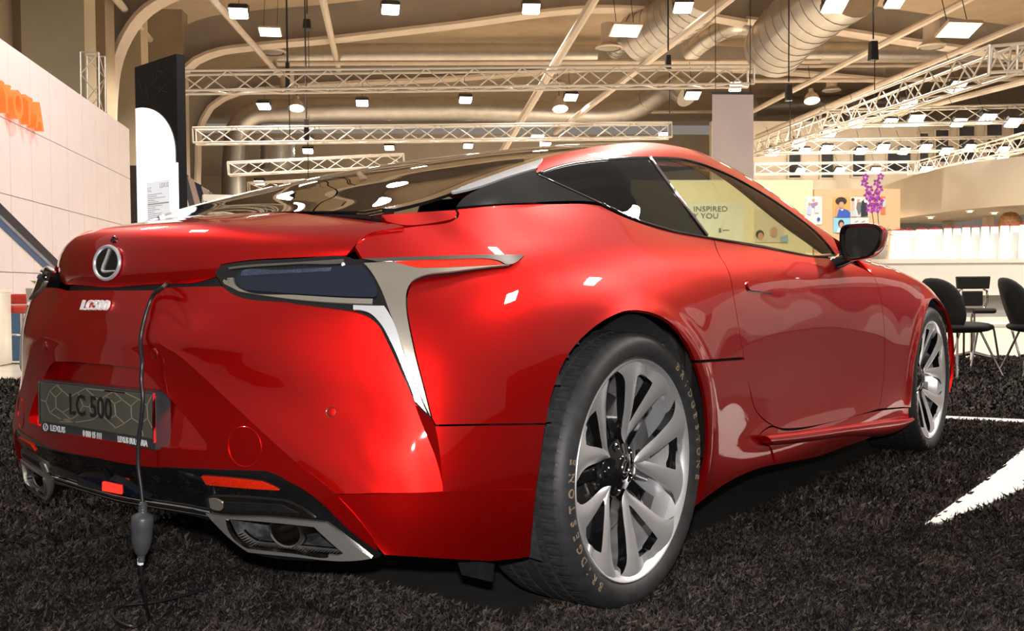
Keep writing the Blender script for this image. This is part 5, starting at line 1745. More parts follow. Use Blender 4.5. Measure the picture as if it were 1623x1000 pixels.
lamp_row('flood', [(143,28,29,26),(378,22,29,26),(619,16,28,26.5),(842,15,28,27),(1083,13,30,26),(1323,11,37,22)], '# dark floodlight of the row along the top edge', 'floodlights along the top edge')
lamp_row('flood', [(1418,6,28,24)], 'pinkish floodlight cut by the top edge at upper right', None)
lamp_row('flood', [(418,169,20,36),(574,164,19,36),(738,159,20,36),(905,155,21,35),(1098,152,24,33)], '# floodlight hanging just below the longest truss', 'floodlights below the longest truss')
lamp_row('bell', [(470,172,24,38),(888,173,25,37),(1287,160,25,37)], '# bell-shaped lamp of the three at mid ceiling height', 'bell lamps')
lamp_row('panel', [(428,51,34,28),(992,49,48,28),(1520,48,60,24),(852,217,22,46)], '# flat square light panel under the ceiling', 'flat light panels')
lamp_row('flood', [(365,243,16,44),(487,224,18,42),(488,240,16,46),(617,235,15,48),(742,232,15,48),(865,230,16,46)], '# small far floodlight below the second truss', 'far floodlights below the second truss')
lamp_row('flood', [(411,290,15,50),(411,314,12,58)], '# tiny floodlight left above the white car', 'tiny floodlights')
lamp_row('flood', [(1225,242,20,33),(1267,227,22,30),(1315,211,22,27),(1357,196,24,25),(1441,166,24,21),(1518,137,26,18)], '# lamp hung under the diagonal truss', 'lamps under the diagonal truss', tilt=.15)
lamp_row('flood', [(1411,195,22,26.5),(1453,190,24,26.3),(1520,195,22,26),(1565,189,26,25.8),(1607,195,24,25.5)], '# lamp on the top right truss before the windows', 'lamps on the top right truss', tilt=.2)
lamp_row('flood', [(1275,240,17,32),(1311,236,18,31.8),(1365,240,17,31.6),(1400,235,19,31.4),(1433,240,17,31.2),(1467,235,19,31),(1500,240,18,30.8),(1537,235,19,30.6),(1590,238,18,30.4)], '# lamp on the middle right truss across the windows', 'lamps on the middle right truss', tilt=.2)
lamp_row('flood', [(1269,271,15,36.5),(1331,271,16,36.2),(1388,270,15,36),(1467,269,16,34.5),(1537,260,17,30),(1590,250,18,27)], '# lamp along the lowest right truss and its slanting end', 'lamps on the lowest right truss', tilt=.2)
lamp_row('flood', [(1051,216,16,30)], 'spotlight on the right tip of the second truss above the red roof', None, tilt=.4)
lamp_row('flood', [(1166,138,20,24)], 'spotlight at the right end of the longest truss over the white banner', None, tilt=.4)
# hoists and hanging black boxes
for k, (px, y0, y1, dep, w) in enumerate(((1384,66,96,24,13),(1250,135,160,26,10),(1059,88,112,24,9),(487,32,46,28,13),(456,100,146,22,7),(486,190,222,27,8))):
    c = hz(px, (y0+y1)/2, dep)
    root = MB().prism([(-.5,-.5),(.5,-.5),(.38,.5),(-.38,.5)], -.5, .5, c, [tuple(HL*w*dep/FPX), (0, 0, (y1-y0)*dep/FPX), tuple(-HD*w*dep/FPX)]).build('chain_hoist', M['black_box'])
    MB().tube([c+np.array([0, 0, .3]), c+np.array([0, 0, 4.0])], .02, 5).build('chain', M['cable'], root)
    MB().tube([c+np.array([.04, .0, -.2]), c+np.array([.04, 0, -(.4+.9)])], .012, 5).build('chain', M['cable'], root)
    tag(root, ['black chain hoist bag hanging at upper right', 'black hoist bag left of the upper right bell lamp', 'black hoist on the longest truss near its right end', 'small black box hanging beside the square light panel', 'slim black hoist on the longest truss at left', 'black hoist on the second truss at left'][k], 'hoist')
# the light these lamps give: spot lights right under the lenses of some of them, and two added fills
def spot(p, power, target=None, size=2.6, rad=.14, color=(1.0, 0.90, 0.77)):
    ld = bpy.data.lights.new('lamp_or_fill_spot', 'SPOT')
    ld.energy = power
    ld.spot_size = size
    ld.spot_blend = .6
    ld.shadow_soft_size = rad
    ld.color = color
    ob = bpy.data.objects.new('lamp_or_fill_spot', ld)
    COL.objects.link(ob)
    ob.location = Vector(p)-Vector((0, 0, .16))
    d = Vector(target)-Vector(p) if target is not None else Vector((0, 0, -1))
    ob.rotation_euler = d.to_track_quat('-Z', 'Y').to_euler()
for i in (1, 3, 5, 8, 10, 12, 15, 18, 20):
    spot(LAMP_POS[i][0], 1500)
right = hall(8.0, 13.5, 1.2)
for i in range(26, 48, 2):
    if i < len(LAMP_POS) and not (i % 4 == 0 and i >= 32):
        spot(LAMP_POS[i][0], 3000 if i % 4 else 1500, target=LAMP_POS[i][0]+np.array([0, 0, -6.0])+HD*(4.5 if i % 4 else -5.0))
left = hall(-7.5, 13, 2.5)
for p_ in (hall(-3.5, 12, 6.6), hall(-1.5, 16, 6.6)):  # two added spots without a lamp, brightening the booth wall
    spot(p_, 480, target=left, rad=.2, color=(1.0, .93, .9))
# ------------------------------------------------------------------ right side: back wall windows, balcony, counter
M['win'] = make_mat('dark_window_glass', (0.05, 0.055, 0.06), rough=0.08, coat=0.5, vary=0.4, scale=0.6)
M['frame_white'] = make_mat('window_frame', (0.70, 0.58, 0.44), rough=0.6, vary=0.04, scale=3)
nw = 0
def window(x0, x1, y0, y1, dep):
    global nw
    nw += 1
    a = hz(x0, y1, dep); b = hz(x1, y0, dep)
    w = abs((b-a)@HL); h = b[2]-a[2]
    c = (a+b)/2
    root = MB().box(c+HD*.06, (w, .04, h), AH).build('window_%d' % nw, M['win'])
    root['kind'] = 'structure'
    t = .07
    for nm, cc, ss in (('frame', c+np.array([0, 0, h/2]), (w+2*t, .12, t)), ('frame', c-np.array([0, 0, h/2]), (w+2*t, .16, t)), ('frame', c-HL*w/2, (t, .12, h)), ('frame', c+HL*w/2, (t, .12, h))):
        MB().box(cc, ss, AH).build('window_frame', M['frame_white'], root)
    if w > 1.2:
        MB().box(c, (t, .1, h), AH).build('mullion', M['frame_white'], root)
for w_ in ((1249,1270,236,283), (1300,1322,236,283), (1350,1372,236,281), (1405,1445,236,272), (1456,1473,210,262), (1481,1505,205,258), (1518,1546,199,255), (1562,1590,194,250), (1604,1640,190,246)):
    window(*w_, 44.0)
o = MB().box(hall(23.2, 44.35, 4.0), (22, .4, 8.4), AH).build('wall_right_back', M['wall']); tag(o, None, None, kind='structure')
# curved balcony front with soffit and downlights
M['balcony'] = make_mat('balcony_plaster', (0.76, 0.63, 0.46), rough=0.7, vary=0.03, scale=1)
M['recess'] = make_mat('grey_blue_wall', (0.30, 0.32, 0.34), rough=0.8, vary=0.05, scale=1)
bp = [(1398, 22.0), (1425, 20.5), (1470, 18.8), (1520, 17.6), (1570, 16.9), (1640, 16.3), (1800, 15.8)]
B_ = spline([hz(x, 330, d)*np.array([1, 1, 0]) for x, d in bp], 40)
zb, zt = 2.16, 3.0
Gb = np.array([B_+np.array([0, 0, zb]), B_+np.array([0, 0, zt]), B_+np.array([0, 0, zt])+HD*.3])
o = grid_mesh('balcony_front', Gb, M['balcony']); tag(o, None, None, kind='structure')
Gs_ = np.array([B_+np.array([0, 0, zb]), B_+HD*6+np.array([0, 0, zb+.02])])
o2 = grid_mesh('balcony_soffit', Gs_, M['balcony'], flip=True); tag(o2, None, None, kind='structure')
pr = hz(1410, 350, 24); pl = hz(1800, 350, 20)
o = MB().box((pr+pl)/2*np.array([1, 1, 0])+np.array([0, 0, 1.2]), (14, .2, 2.4), AH).build('wall_recess', M['recess']); tag(o, None, None, kind='structure')
for k, (px, py, dep) in enumerate(((1475, 337, 19.6), (1537, 327, 17.9), (1576, 335, 18.4))):
    c = hz(px, py, dep); c[2] = zb-.005
    root = MB().lathe([(.062, .0), (.062, -.012), (.05, -.014)], c, AH, 20).build('downlight', M['pale_steel'])
    MB().lathe([(.05, -.012), (.0001, -.013)], c, AH, 20).build('lens', M['glow'], root)
    tag(root, ['left', 'middle', 'right'][k]+' downlight in the balcony soffit above the paper bags', 'lamp', 'balcony downlights')
for k, (px, w, dep) in enumerate(((1503, .18, 21), (1566, .16, 19.5))):
    c = hz(px, 350, dep)
    o = MB().box((c[0], c[1], 1.08), (w, w, 2.16), AH).build('wall_recess_post', M['pier'] if k == 0 else M['frame_white']); tag(o, None, None, kind='structure')
# poster wall
M['poster_wall'] = make_mat('apricot_wall', (0.80, 0.52, 0.30), rough=0.7, vary=0.03, scale=2)
M['poster_wall2'] = make_mat('pale_yellow_wall', (0.88, 0.80, 0.50), rough=0.7, vary=0.02, scale=2)
pd_ = 15.0
def wall_box(x0, x1, y0, y1, dep, thick, mat, name, parent=None, z0=None):
    a = hz(x0, y1, dep); b = hz(x1, y0, dep)
    za = a[2] if z0 is None else z0
    mid_ = (a+b)/2
    return MB().box((mid_[0], mid_[1], (za+b[2])/2), (abs((b-a)@HL), thick, b[2]-za), AH).build(name, mat, parent)
pw = wall_box(1288, 1424, 300, 420, pd_, .12, M['poster_wall'], 'poster_wall', z0=0)
tag(pw, 'apricot partition wall with photo posters behind the door mirror', 'partition')
pw2 = wall_box(1000, 1286, 286, 420, pd_, .12, M['poster_wall2'], 'poster_wall', z0=0)
tag(pw2, 'pale yellow partition wall seen through the door window', 'partition')
def paint(name, col):
    k = 'pt_%s' % name
    if k not in M:
        M[k] = make_mat('print_'+name, col, rough=0.6, vary=0.03, scale=6)
    return M[k]
def shape(px, pts, dep, mat, parent, name, lay):
    P = [hz(x, y, dep)-HD*(.07+.0025*lay) for x, y in pts]
    n = len(P)
    V = P+[p+HD*.002 for p in P]
    F = [tuple(range(n)), tuple(range(n, 2*n))[::-1]]+[(i, n+i, n+(i+1) % n, (i+1) % n) for i in range(n)]
    return MB().add(V, F).build(name, mat, parent)
def ell(cx, cy, rx, ry, n=18):
    return [(cx+rx*math.cos(2*math.pi*i/n), cy+ry*math.sin(2*math.pi*i/n)) for i in range(n)]
def rect(x0, y0, x1, y1):
    return [(x0, y0), (x1, y0), (x1, y1), (x0, y1)]
def poster(x0, y0, x1, y1, bgcol, label, shapes, cat='poster'):
    p = shape(None, rect(x0, y0, x1, y1), pd_, paint('%02x%02x%02x' % tuple(int(c*255) for c in bgcol), bgcol), None, 'poster', 1)
    tag(p, label, cat)
    for k, (pts, col) in enumerate(shapes):
        shape(None, pts, pd_, paint('%02x%02x%02x' % tuple(int(c*255) for c in col), col), p, 'printed_shape', 3+k)
    return p
SK = (.62, .36, .24); HAIR = (.05, .035, .03); BLUE = (.05, .12, .55); CY = (.30, .66, .85); WH = (.85, .84, .82); PUR = (.35, .25, .55)
poster(1274, 312, 1300, 356, WH, 'white poster with three small figures in blue and purple', [(ell(1286.5,318,2.2,2.6),SK),(ell(1280,324,2,2.4),SK),(ell(1291.5,323,2,2.4),SK),([(1282,323),(1291,321),(1290,329),(1284,329)],PUR),([(1277,328),(1283,328),(1282,341),(1276,340)],(.55,.65,.85)),([(1288,327),(1295,328),(1294,338),(1288,338)],(.7,.72,.8)),(ell(1294,348,2.4,3),BLUE)])
poster(1318, 313, 1344.5, 345, (.88,.46,.12), 'orange poster of a figure with a large round dark hairdo and blue jumper', [(ell(1330,319.5,9,6.5),HAIR),(ell(1330.5,325.5,4.2,5.2),SK),([(1322.5,345),(1324,335),(1329,331.5),(1334,331.5),(1341,334),(1344,338),(1344,345)],BLUE),([(1320,344),(1322,330),(1325,324),(1327,329),(1325,337),(1323,344)],SK),([(1328,332),(1334,332),(1331,335)],WH)])
poster(1345, 313, 1374, 344, WH, 'white poster with a dancing group in black and grey clothes', [(ell(1348.5,317,2.6,2.6),HAIR),([(1346,320),(1351,319),(1351,333),(1346,334)],(.75,.5,.42)),([(1355,322),(1361,321),(1362,333),(1358,342),(1354,330)],(.18,.19,.2)),(ell(1357,318.5,2,2.4),SK),([(1362,320),(1368,315),(1371,325),(1372,343),(1361,344),(1361,330)],(.03,.035,.05)),(ell(1368,319,2.6,3.2),WH),([(1347,334),(1352,333),(1354,344),(1346,344)],(.6,.7,.7))])
poster(1318, 345.5, 1344.5, 369, CY, 'sky blue poster with a dark-haired head, half hidden by the mirror', [(ell(1330,354.5,4.6,6),HAIR),(ell(1330.5,357,3.2,4.6),SK),([(1322,369),(1325,362),(1336,362),(1339,369)],WH)])
poster(1345, 345, 1374, 369, WH, 'plain white poster low beside the sky blue one', [([(1352,352),(1357,350),(1357,351.5),(1352,353.5)],(.3,.35,.35)),([(1362,352),(1368,350),(1368,351.5),(1362,353.5)],(.3,.35,.35))])
poster(1393, 312, 1400, 340, (.72,.20,.10), 'narrow red and mint poster behind the right orchid', [(ell(1397.5,322,3,7),(.55,.72,.62))])
inv = poster(1070, 322, 1176, 384, (.82,.84,.66), 'pale poster reading inspired by you, seen through the door window', [], 'poster')
for txt, px, py, sz in (('INSPIRED', 1124, 332, .115), ('BY YOU', 1113, 343, .115)):
    p = hz(px, py, pd_)-HD*.08
    text_mesh('poster_lettering', txt, sz, paint('sage', (.16, .20, .12)), inv, p, HL, (0, 0, 1), .001, sx=1.15)
shape(None, rect(1137, 362, 1141, 369), pd_, paint('ink', (.25, .24, .18)), inv, 'printed_mark', 3)
shape(None, rect(1143, 364.5, 1154, 366), pd_, paint('ink', (.25, .24, .18)), inv, 'printed_mark', 3)
poster(1194, 333, 1240, 384, (.72,.66,.45), 'yellowish photo poster with heads seen through the door window', [(ell(1202,372,6.5,7),HAIR),(ell(1203,375,4.5,6),SK),(ell(1224,368,6,8),SK),([(1234,376),(1246,372),(1246,384),(1236,384)],(.3,.5,.65))])

# counter
M['counter'] = make_mat('white_counter', (0.90, 0.84, 0.74), rough=0.35, vary=0.02, scale=3)
M['counter_grey'] = make_mat('grey_counter_panel', (0.38, 0.36, 0.34), rough=0.5, vary=0.04, scale=3)
cd = 11.4
ctr = wall_box(1300, 1900, 415, 470, cd, .06, M['counter'], 'counter')
tag(ctr, 'long white bar counter behind the front wheel', 'counter')
zt_ = hz(1500, 415, cd)[2]
a = hz(1300, 415, cd); b = hz(1900, 415, cd)
cm = (a+b)/2
wC = abs((b-a)@HL)
MB().box((cm[0]+HD[0]*.35, cm[1]+HD[1]*.35, zt_+.01), (wC, .8, .05), AH).build('worktop', M['counter'], ctr)
MB().box((cm[0]+HD[0]*.12, cm[1]+HD[1]*.12, zt_-.45), (wC, .06, .50), AH).build('grey_panel', M['counter_grey'], ctr)
MB().box((cm[0]+HD[0]*.05, cm[1]+HD[1]*.05, .20), (wC, .1, .42), AH).build('kick_panel', M['counter'], ctr)
# paper gift bags on the counter
M['bag'] = make_mat('white_paper_bag', (0.90, 0.90, 0.89), rough=0.6, vary=0.02, scale=5)
M['tissue'] = make_mat('red_tissue', (0.55, 0.06, 0.06), rough=0.7, vary=0.2, scale=30)
bags = [(1425, 30), (1440, 26), (1461, 22), (1482, 27), (1502, 13), (1516.5, 13), (1531, 13), (1546, 13), (1561, 13), (1576, 13), (1592, 15), (1608, 15), (1623, 15)]
for i, (px, w) in enumerate(bags):
    base_ = hz(px, 409, cd+.25+(.12 if i % 2 else 0)); base_[2] = zt_+.035
    ww = w*cd/FPX
    hh = (412-(363.5-(px-1430)*.045))*cd/FPX
    t_ = .045
    V = []
    for zz, sx, ty in ((0, .5, t_*1.1), (hh, .41, t_*.5)):
        for (ax_, ay_) in ((-1, -1), (1, -1), (1, 1), (-1, 1)):
            V.append(base_+HL*ww*sx*ax_+HD*ty*ay_+np.array([0, 0, zz]))
    root = MB().add(V, [(0, 3, 2, 1), (0, 1, 5, 4), (1, 2, 6, 5), (2, 3, 7, 6), (3, 0, 4, 7)]).build('paper_bag', M['bag'])
    tp = base_+np.array([0, 0, hh-.004])
    MB().add([tp-HL*ww*.40-HD*.015, tp+HL*ww*.40-HD*.015, tp+HL*ww*.42+HD*.018+np.array([0, 0, .015]), tp+np.array([0, 0, .024]), tp-HL*ww*.42+HD*.018+np.array([0, 0, .012])], [(0, 1, 2, 3, 4)]).build('tissue', M['tissue'], root)
    MB().tube([tp-HL*ww*.18, tp-HL*ww*.12+np.array([0, 0, .035]), tp+HL*ww*.12+np.array([0, 0, .035]), tp+HL*ww*.18], .0025, 5).build('handle', M['tissue'], root)
    tag(root, ORD[i].replace('leftmost', 'first')+' white paper gift bag from the left on the long counter', 'bag', 'paper gift bags on the counter')
# wooden round thing behind the bags
c = hz(1601, 348, 17)
root = MB().lathe([(.0001, .42), (.10, .40), (.19, .30), (.22, .12), (.20, 0), (.0001, 0)], (c[0], c[1], c[2]-.28), AH, 24).build('round_basket', make_mat('brown_wicker', (0.36, 0.17, 0.07), rough=0.7, vary=0.3, scale=30))
MB().box((c[0], c[1], (c[2]-.28)/2), (.3, .3, c[2]-.28), AH).build('stand', M['recess'], root)
tag(root, 'round brown object behind the paper bags at right', 'basket')
# orchids
M['petal'] = make_mat('purple_petal', (0.42, 0.05, 0.45), rough=0.5, vary=0.3, scale=20)
M['leaf'] = make_mat('green_leaf', (0.16, 0.22, 0.05), rough=0.5, vary=0.4, scale=15)
M['leaf2'] = make_mat('yellow_green_leaf', (0.35, 0.36, 0.12), rough=0.5, vary=0.3, scale=15)
M['pot'] = make_mat('stone_pot', (0.55, 0.48, 0.40), rough=0.6, vary=0.05, scale=9)
pot_c = hz(1392, 412, 11.2); pot_c[2] = zt_+.035
pot = MB().lathe([(.085, 0), (.10, .05), (.105, .14), (.095, .16), (.085, .15), (.0001, .145)], pot_c, AH, 24).build('orchid_planter', M['pot'])
tag(pot, 'potted purple orchids and leaves on the counter behind the mirror', 'plant')
rs_ = random.Random(3)
for k, (pts, nf) in enumerate((([(1392,395),(1386,360),(1380,325),(1374,300),(1368,281)], 6), ([(1394,395),(1393,360),(1390,325),(1390,300),(1392,280)], 6))):
    S = spline([hz(x, y, 11.2) for x, y in pts], 24)
    MB().tube(S, .005, 6).build('stem', M['leaf'], pot)
    for j in range(nf):
        c = S[13+int(j*10/(nf-1))]+HL*(.018 if j % 2 else -.018)-HD*.02
        R_ = .062-.004*j
        fm = MB()
        for q in range(5):
            a_ = 2*math.pi*q/5+.3*j
            u = HL*math.cos(a_)+np.array([0, 0, 1])*math.sin(a_); v = -HL*math.sin(a_)+np.array([0, 0, 1])*math.cos(a_)
            pts_ = [c+u*R_*.15, c+u*R_*.6+v*R_*.42-HD*.008, c+u*R_*1.15-HD*.003, c+u*R_*.6-v*R_*.42-HD*.008]
            fm.add(pts_+[p+HD*.003 for p in pts_], [(0, 1, 2, 3), (7, 6, 5, 4), (0, 4, 5, 1), (1, 5, 6, 2), (2, 6, 7, 3), (3, 7, 4, 0)])
        fm.build('flower', M['petal'], pot)
for k in range(46):
    a_ = rs_.uniform(0, 6.28); el_ = rs_.uniform(.1, 1.3)
    c = pot_c+np.array([0, 0, .15+rs_.uniform(0, .20)])+HL*rs_.uniform(-.10, .12)+HD*rs_.uniform(-.08, .08)
    u = HL*math.cos(a_)*math.cos(el_)+HD*math.sin(a_)*math.cos(el_)+np.array([0, 0, math.sin(el_)-.3])
    u /= np.linalg.norm(u)
    v = np.cross(u, (0, 0, 1.0)); v /= np.linalg.norm(v)
    n_ = np.cross(u, v)
    l = rs_.uniform(.05, .11); w_ = l*.3
    P = [c, c+u*l*.4+v*w_+n_*.006, c+u*l, c+u*l*.4-v*w_+n_*.006]
    MB().add(P+[p-n_*.002 for p in P], [(0, 1, 2, 3), (7, 6, 5, 4), (0, 4, 5, 1), (1, 5, 6, 2), (2, 6, 7, 3), (3, 7, 4, 0)]).build('leaf', M['leaf'] if k % 2 else M['leaf2'], pot)
# white hanging banner
M['banner'] = make_mat('hanging_banner_cloth', (0.62, 0.53, 0.52), rough=0.8, vary=0.03, scale=2)
bn_ = wall_box(1129, 1194, 149, 300, 20, .02, M['banner'], 'hanging_banner')
tag(bn_, 'pale hanging banner behind the roof of the red car', 'banner')
wall_box(1128, 1195, 146, 149.5, 20, .05, M['lamp_body'], 'banner_rail', bn_)
for px in (1134, 1189):
    p = hz(px, 147, 20)
    MB().tube([p, p+np.array([0, 0, 4])], .008, 5).build('banner_wire', M['cable'], bn_)

# ---- meeting chairs and table at right
M['blackfab'] = make_mat('black_upholstery', (0.016, 0.014, 0.015), rough=0.75, vary=0.2, scale=40)
M['gloss_leather'] = make_mat('black_leather', (0.010, 0.009, 0.008), rough=0.3, coat=0.2, vary=0.1, scale=20)
def shell(c, u, v, n, a, b, t, name, mat, parent, curve=.25):
    """padded shell: ellipse-like cushion in axes u, v with thickness along n, dished"""
    c = np.asarray(c, float)
    rows = []
    for i, ph in enumerate(np.linspace(-math.pi/2, math.pi/2, 9)):
        row = []
        for th in np.linspace(0, 2*math.pi, 28, endpoint=False):
            e = 2.6
            cx = math.copysign(abs(math.cos(th))**(2/e), math.cos(th)); sy = math.copysign(abs(math.sin(th))**(2/e), math.sin(th))
            rr = math.cos(ph)**.6
            p = c+u*a*cx*rr+v*b*sy*rr+n*(t*math.sin(ph)+curve*(a*cx*rr)**2/a*.8)
            row.append(p)
        rows.append(row)
    G = np.array(rows)
    o = grid_mesh(name, G, mat, parent, closed_u=True, caps=True)
    return o
def zv(z): return np.array([0, 0, z])
def tub_chair(px, floor_row, label, face):
    g = at(px, floor_row, z=0.0)
    f = HL*math.cos(face)+HD*math.sin(face)
    s = np.cross(f, (0, 0, 1.0))
    root = empty('visitor_chair', g)
    tag(root, label, 'chair')
    def P(o):
        o.location = Vector(-g); o.parent = root
        return o
    P(shell(g+zv(.44), s, f, zv(1), .25, .25, .05, 'seat', M['blackfab'], None, .05))
    bk = np.array(f)*-.30+zv(.95); bk /= np.linalg.norm(bk)
    P(shell(g-f*.24+zv(.64), s, bk, f, .25, .25, .04, 'backrest', M['blackfab'], None, .35))
    for sx in (-1, 1):
        for sy in (-1, 1):
            P(MB().tube([g+s*.10*sx+f*.12*sy+zv(.41), g-s*.10*sx*0+s*.24*sx+f*.24*sy+zv(.012)], .010, 8).build('leg', M['chrome']))
    return root
tub_chair(1522, 597, 'black padded chair with crossed chrome legs right beside the front wheel', math.radians(12))
tub_chair(1646, 597, 'black padded chair with chrome legs cut by the right edge', math.radians(-8))
# white low table
g = at(1562, 582, z=0.0)
root = empty('low_table', g)
tag(root, 'small white table with thin bent chrome legs between the black chairs', 'table')
tz = hz(1562, 513, (g-HO)@HD)[2]
def PT(o):
    o.location = Vector(-g); o.parent = root
    return o
hw = 38*((g-HO)@HD)/FPX
PT(MB().prism([(-hw, -.22), (hw, -.22), (hw, .22), (-hw, .22)], tz-.03, tz+.01, g, AH).build('table_top', M['counter'], bevel=.006))
for sx in (-1, 1):
    for sy in (-1, 1):
        PT(MB().tube([g+HL*hw*.72*sx+HD*.16*sy+zv(tz-.03), g+HL*hw*.78*sx+HD*.16*sy+zv(tz-.08), g+HL*hw*1.15*sx+HD*.2*sy+zv(.012)], .011, 8).build('leg', M['chrome']))
# leather office chair
g = at(1541, 574, z=0.0)
dep_ = (g-HO)@HD
root = empty('office_chair', g)
tag(root, 'black leather office chair with chrome frame in front of the counter', 'chair')
k_ = dep_/FPX
def ZC(row): return hz(1541, row, dep_)[2]
PT(MB().prism([(-27*k_, ZC(458)), (27*k_, ZC(458)), (29*k_, ZC(438)), (-29*k_, ZC(438))], -.02, .02, g, [tuple(HL), (0, 0, 1), tuple(-HD)]).build('backrest', M['gloss_leather'], bevel=.01)).parent = root
PT(MB().prism([(-17*k_, ZC(485)), (17*k_, ZC(485)), (17*k_, ZC(461)), (-17*k_, ZC(461))], -.03, .01, g, [tuple(HL), (0, 0, 1), tuple(-HD)]).build('back_pad', M['gloss_leather'], bevel=.01)).parent = root
for sx in (-1, 1):
    PT(MB().tube([g+HL*18*k_*sx+zv(ZC(459)), g+HL*24*k_*sx+zv(ZC(461)), g+HL*25*k_*sx+zv(ZC(478)), g+HL*20*k_*sx+zv(ZC(487)), g-HD*.05+HL*16*k_*sx+zv(ZC(489))], .012, 8).build('arm_frame', M['chrome'])).parent = root
PT(MB().prism([(-20*k_, -.24), (20*k_, -.24), (20*k_, .2), (-20*k_, .2)], ZC(496), ZC(488), g, AH).build('seat', M['gloss_leather'], bevel=.02)).parent = root
PT(MB().tube([g+zv(ZC(496)), g+zv(.10)], .028, 12).build('column', M['chrome'])).parent = root
for i in range(5):
    a_ = 2*math.pi*i/5+.4
    PT(MB().tube([g+zv(.10), g+HL*.30*math.cos(a_)+HD*.30*math.sin(a_)+zv(.035)], [.024, .014], 8).build('foot', M['chrome'])).parent = root

# ---- left: red stool, table, colour boxes
M['red_leather'] = make_mat('red_leather', (0.45, 0.035, 0.02), rough=0.4, vary=0.1, scale=20)
g = at(38, 574, z=0.0)
dep_ = (g-HO)@HD; k_ = dep_/FPX
root = empty('bar_stool', g)
tag(root, 'red leather bar stool on a chrome pole at the left edge', 'stool')
def ZL(row): return hz(30, row, dep_)[2]
def PS(o):
    o.location = Vector(-g); o.parent = root
    return o
PS(MB().prism([(-25*k_, ZL(482)), (10*k_, ZL(482)), (10*k_, ZL(466)), (-25*k_, ZL(466))], .12, .16, g, [tuple(HL), (0, 0, 1), tuple(HD)]).build('backrest', M['red_leather'], bevel=.012))
PS(MB().prism([(-18*k_, -.16), (12*k_, -.16), (12*k_, .16), (-18*k_, .16)], ZL(496), ZL(484), g, AH).build('seat', M['red_leather'], bevel=.02))
for sx in (-22, 12):
    PS(MB().tube([g+HL*sx*k_+HD*.12+zv(ZL(478)), g+HL*sx*k_-HD*.05+zv(ZL(484)), g+HL*sx*k_*.8-HD*.1+zv(ZL(497))], .012, 8).build('arm_frame', M['chrome']))
PS(MB().tube([g+zv(ZL(497)), g+zv(.05)], .03, 14).build('pole', M['chrome']))
PS(MB().tube([g+HL*.0+zv(.32)-HL*.22, g+zv(.32)-HD*.16, g+HL*.22+zv(.32)], .012, 8).build('footrest', M['chrome']))
PS(MB().lathe([(.22, .01), (.21, .03), (.05, .05), (.03, .09)], g, AH, 28).build('base', M['chrome']))
for k, (x0, x1, y0, col, lab) in enumerate(((-14, 1.5, 463, (.9, .84, .74), 'white high table edge at the far left border'), (3, 18, 470, (.42, .05, .03), 'red glossy display block left of the stool pole'), (18, 60, 483, (.06, .14, .24), 'dark blue display block behind the stool pole'))):
    p0 = at(x0, 577, z=0.0); dd = (p0-HO)@HD+(.9 if k else -.2)
    a = hz(x0, 520, dd); b = hz(x1, y0, dd)
    root = MB().box(((a[0]+b[0])/2, (a[1]+b[1])/2, b[2]/2), (abs((b-a)@HL), .5, b[2]), AH).build('display_block', make_mat('block', col, rough=0.3, vary=0.15, scale=2), bevel=.01)
    MB().box(((a[0]+b[0])/2, (a[1]+b[1])/2, b[2]+.015), (abs((b-a)@HL)*1.04, .54, .03), AH).build('block_top', M['counter'] if k == 0 else M['pale_steel'], root)
    tag(root, lab, 'block')
# plant tuft above the left tail lamp
g = at(64, 470, y=2.6)
root = empty('small_plant', (g[0], g[1], 0))
tag(root, 'small yellow-green plant peeking over the left tail lamp', 'plant')
zz = at(64, 441, y=2.6)[2]
PSr = lambda o: (setattr(o, 'location', Vector((-g[0], -g[1], 0))), setattr(o, 'parent', root))
PSr(MB().lathe([(.10, 0), (.11, zz*.55), (.13, zz-.10), (.12, zz-.09), (.0001, zz-.09)], (g[0], g[1], 0), AH, 20).build('planter', M['pot']))
for k in range(14):
    a_ = k*2.4; e = np.array([math.cos(a_), math.sin(a_), 0])
    c = np.array([g[0], g[1], zz-.09])
    P = [c, c+e*.04+zv(.05)+np.cross(e, (0, 0, 1))*.02, c+e*.09+zv(.07), c+e*.04+zv(.05)-np.cross(e, (0, 0, 1))*.02]
    PSr(MB().add(P+[p-zv(.003) for p in P], [(0, 1, 2, 3), (7, 6, 5, 4), (0, 4, 5, 1), (1, 5, 6, 2), (2, 6, 7, 3), (3, 7, 4, 0)]).build('leaf', M['leaf2'], root))

# ---- white car behind, only its roof shows over the boot lid
M['white_paint'] = make_mat('white_car_paint', (0.85, 0.80, 0.70), rough=0.3, coat=0.8, vary=0.01)
wc = at_depth(425, 450, 11.5)*np.array([1, 1, 0])
wroot = empty('white_car', wc)
tag(wroot, 'white car standing behind the red one, only its roof visible', 'car')
yw = HYAW+math.radians(90+14)
ca, sa = math.cos(yw), math.sin(yw)
ax_ = [(ca, sa, 0), (-sa, ca, 0), (0, 0, 1)]
def WCp(o):
    o.location = Vector(-wc); o.parent = wroot
    return o
ztop_ = at_depth(400, 325, 11.5)[2]
prof = [(-2.1, .25), (2.1, .25), (2.15, .60), (1.95, .95), (1.0, 1.08), (.95, 1.1), (-1.7, 1.12), (-2.12, 1.05), (-2.15, .5)]
WCp(MB().prism(prof, -.85, .85, wc, [ax_[0], (0, 0, 1), ax_[1]]).build('body', M['white_paint'], bevel=.05))
cabp = [(1.0, 1.08), (.25, ztop_-.05), (-.25, ztop_), (-.95, ztop_-.02), (-1.95, 1.10)]
WCp(MB().prism(cabp, -.70, .70, wc, [ax_[0], (0, 0, 1), ax_[1]]).build('cabin', M['lens_dark'], bevel=.03))
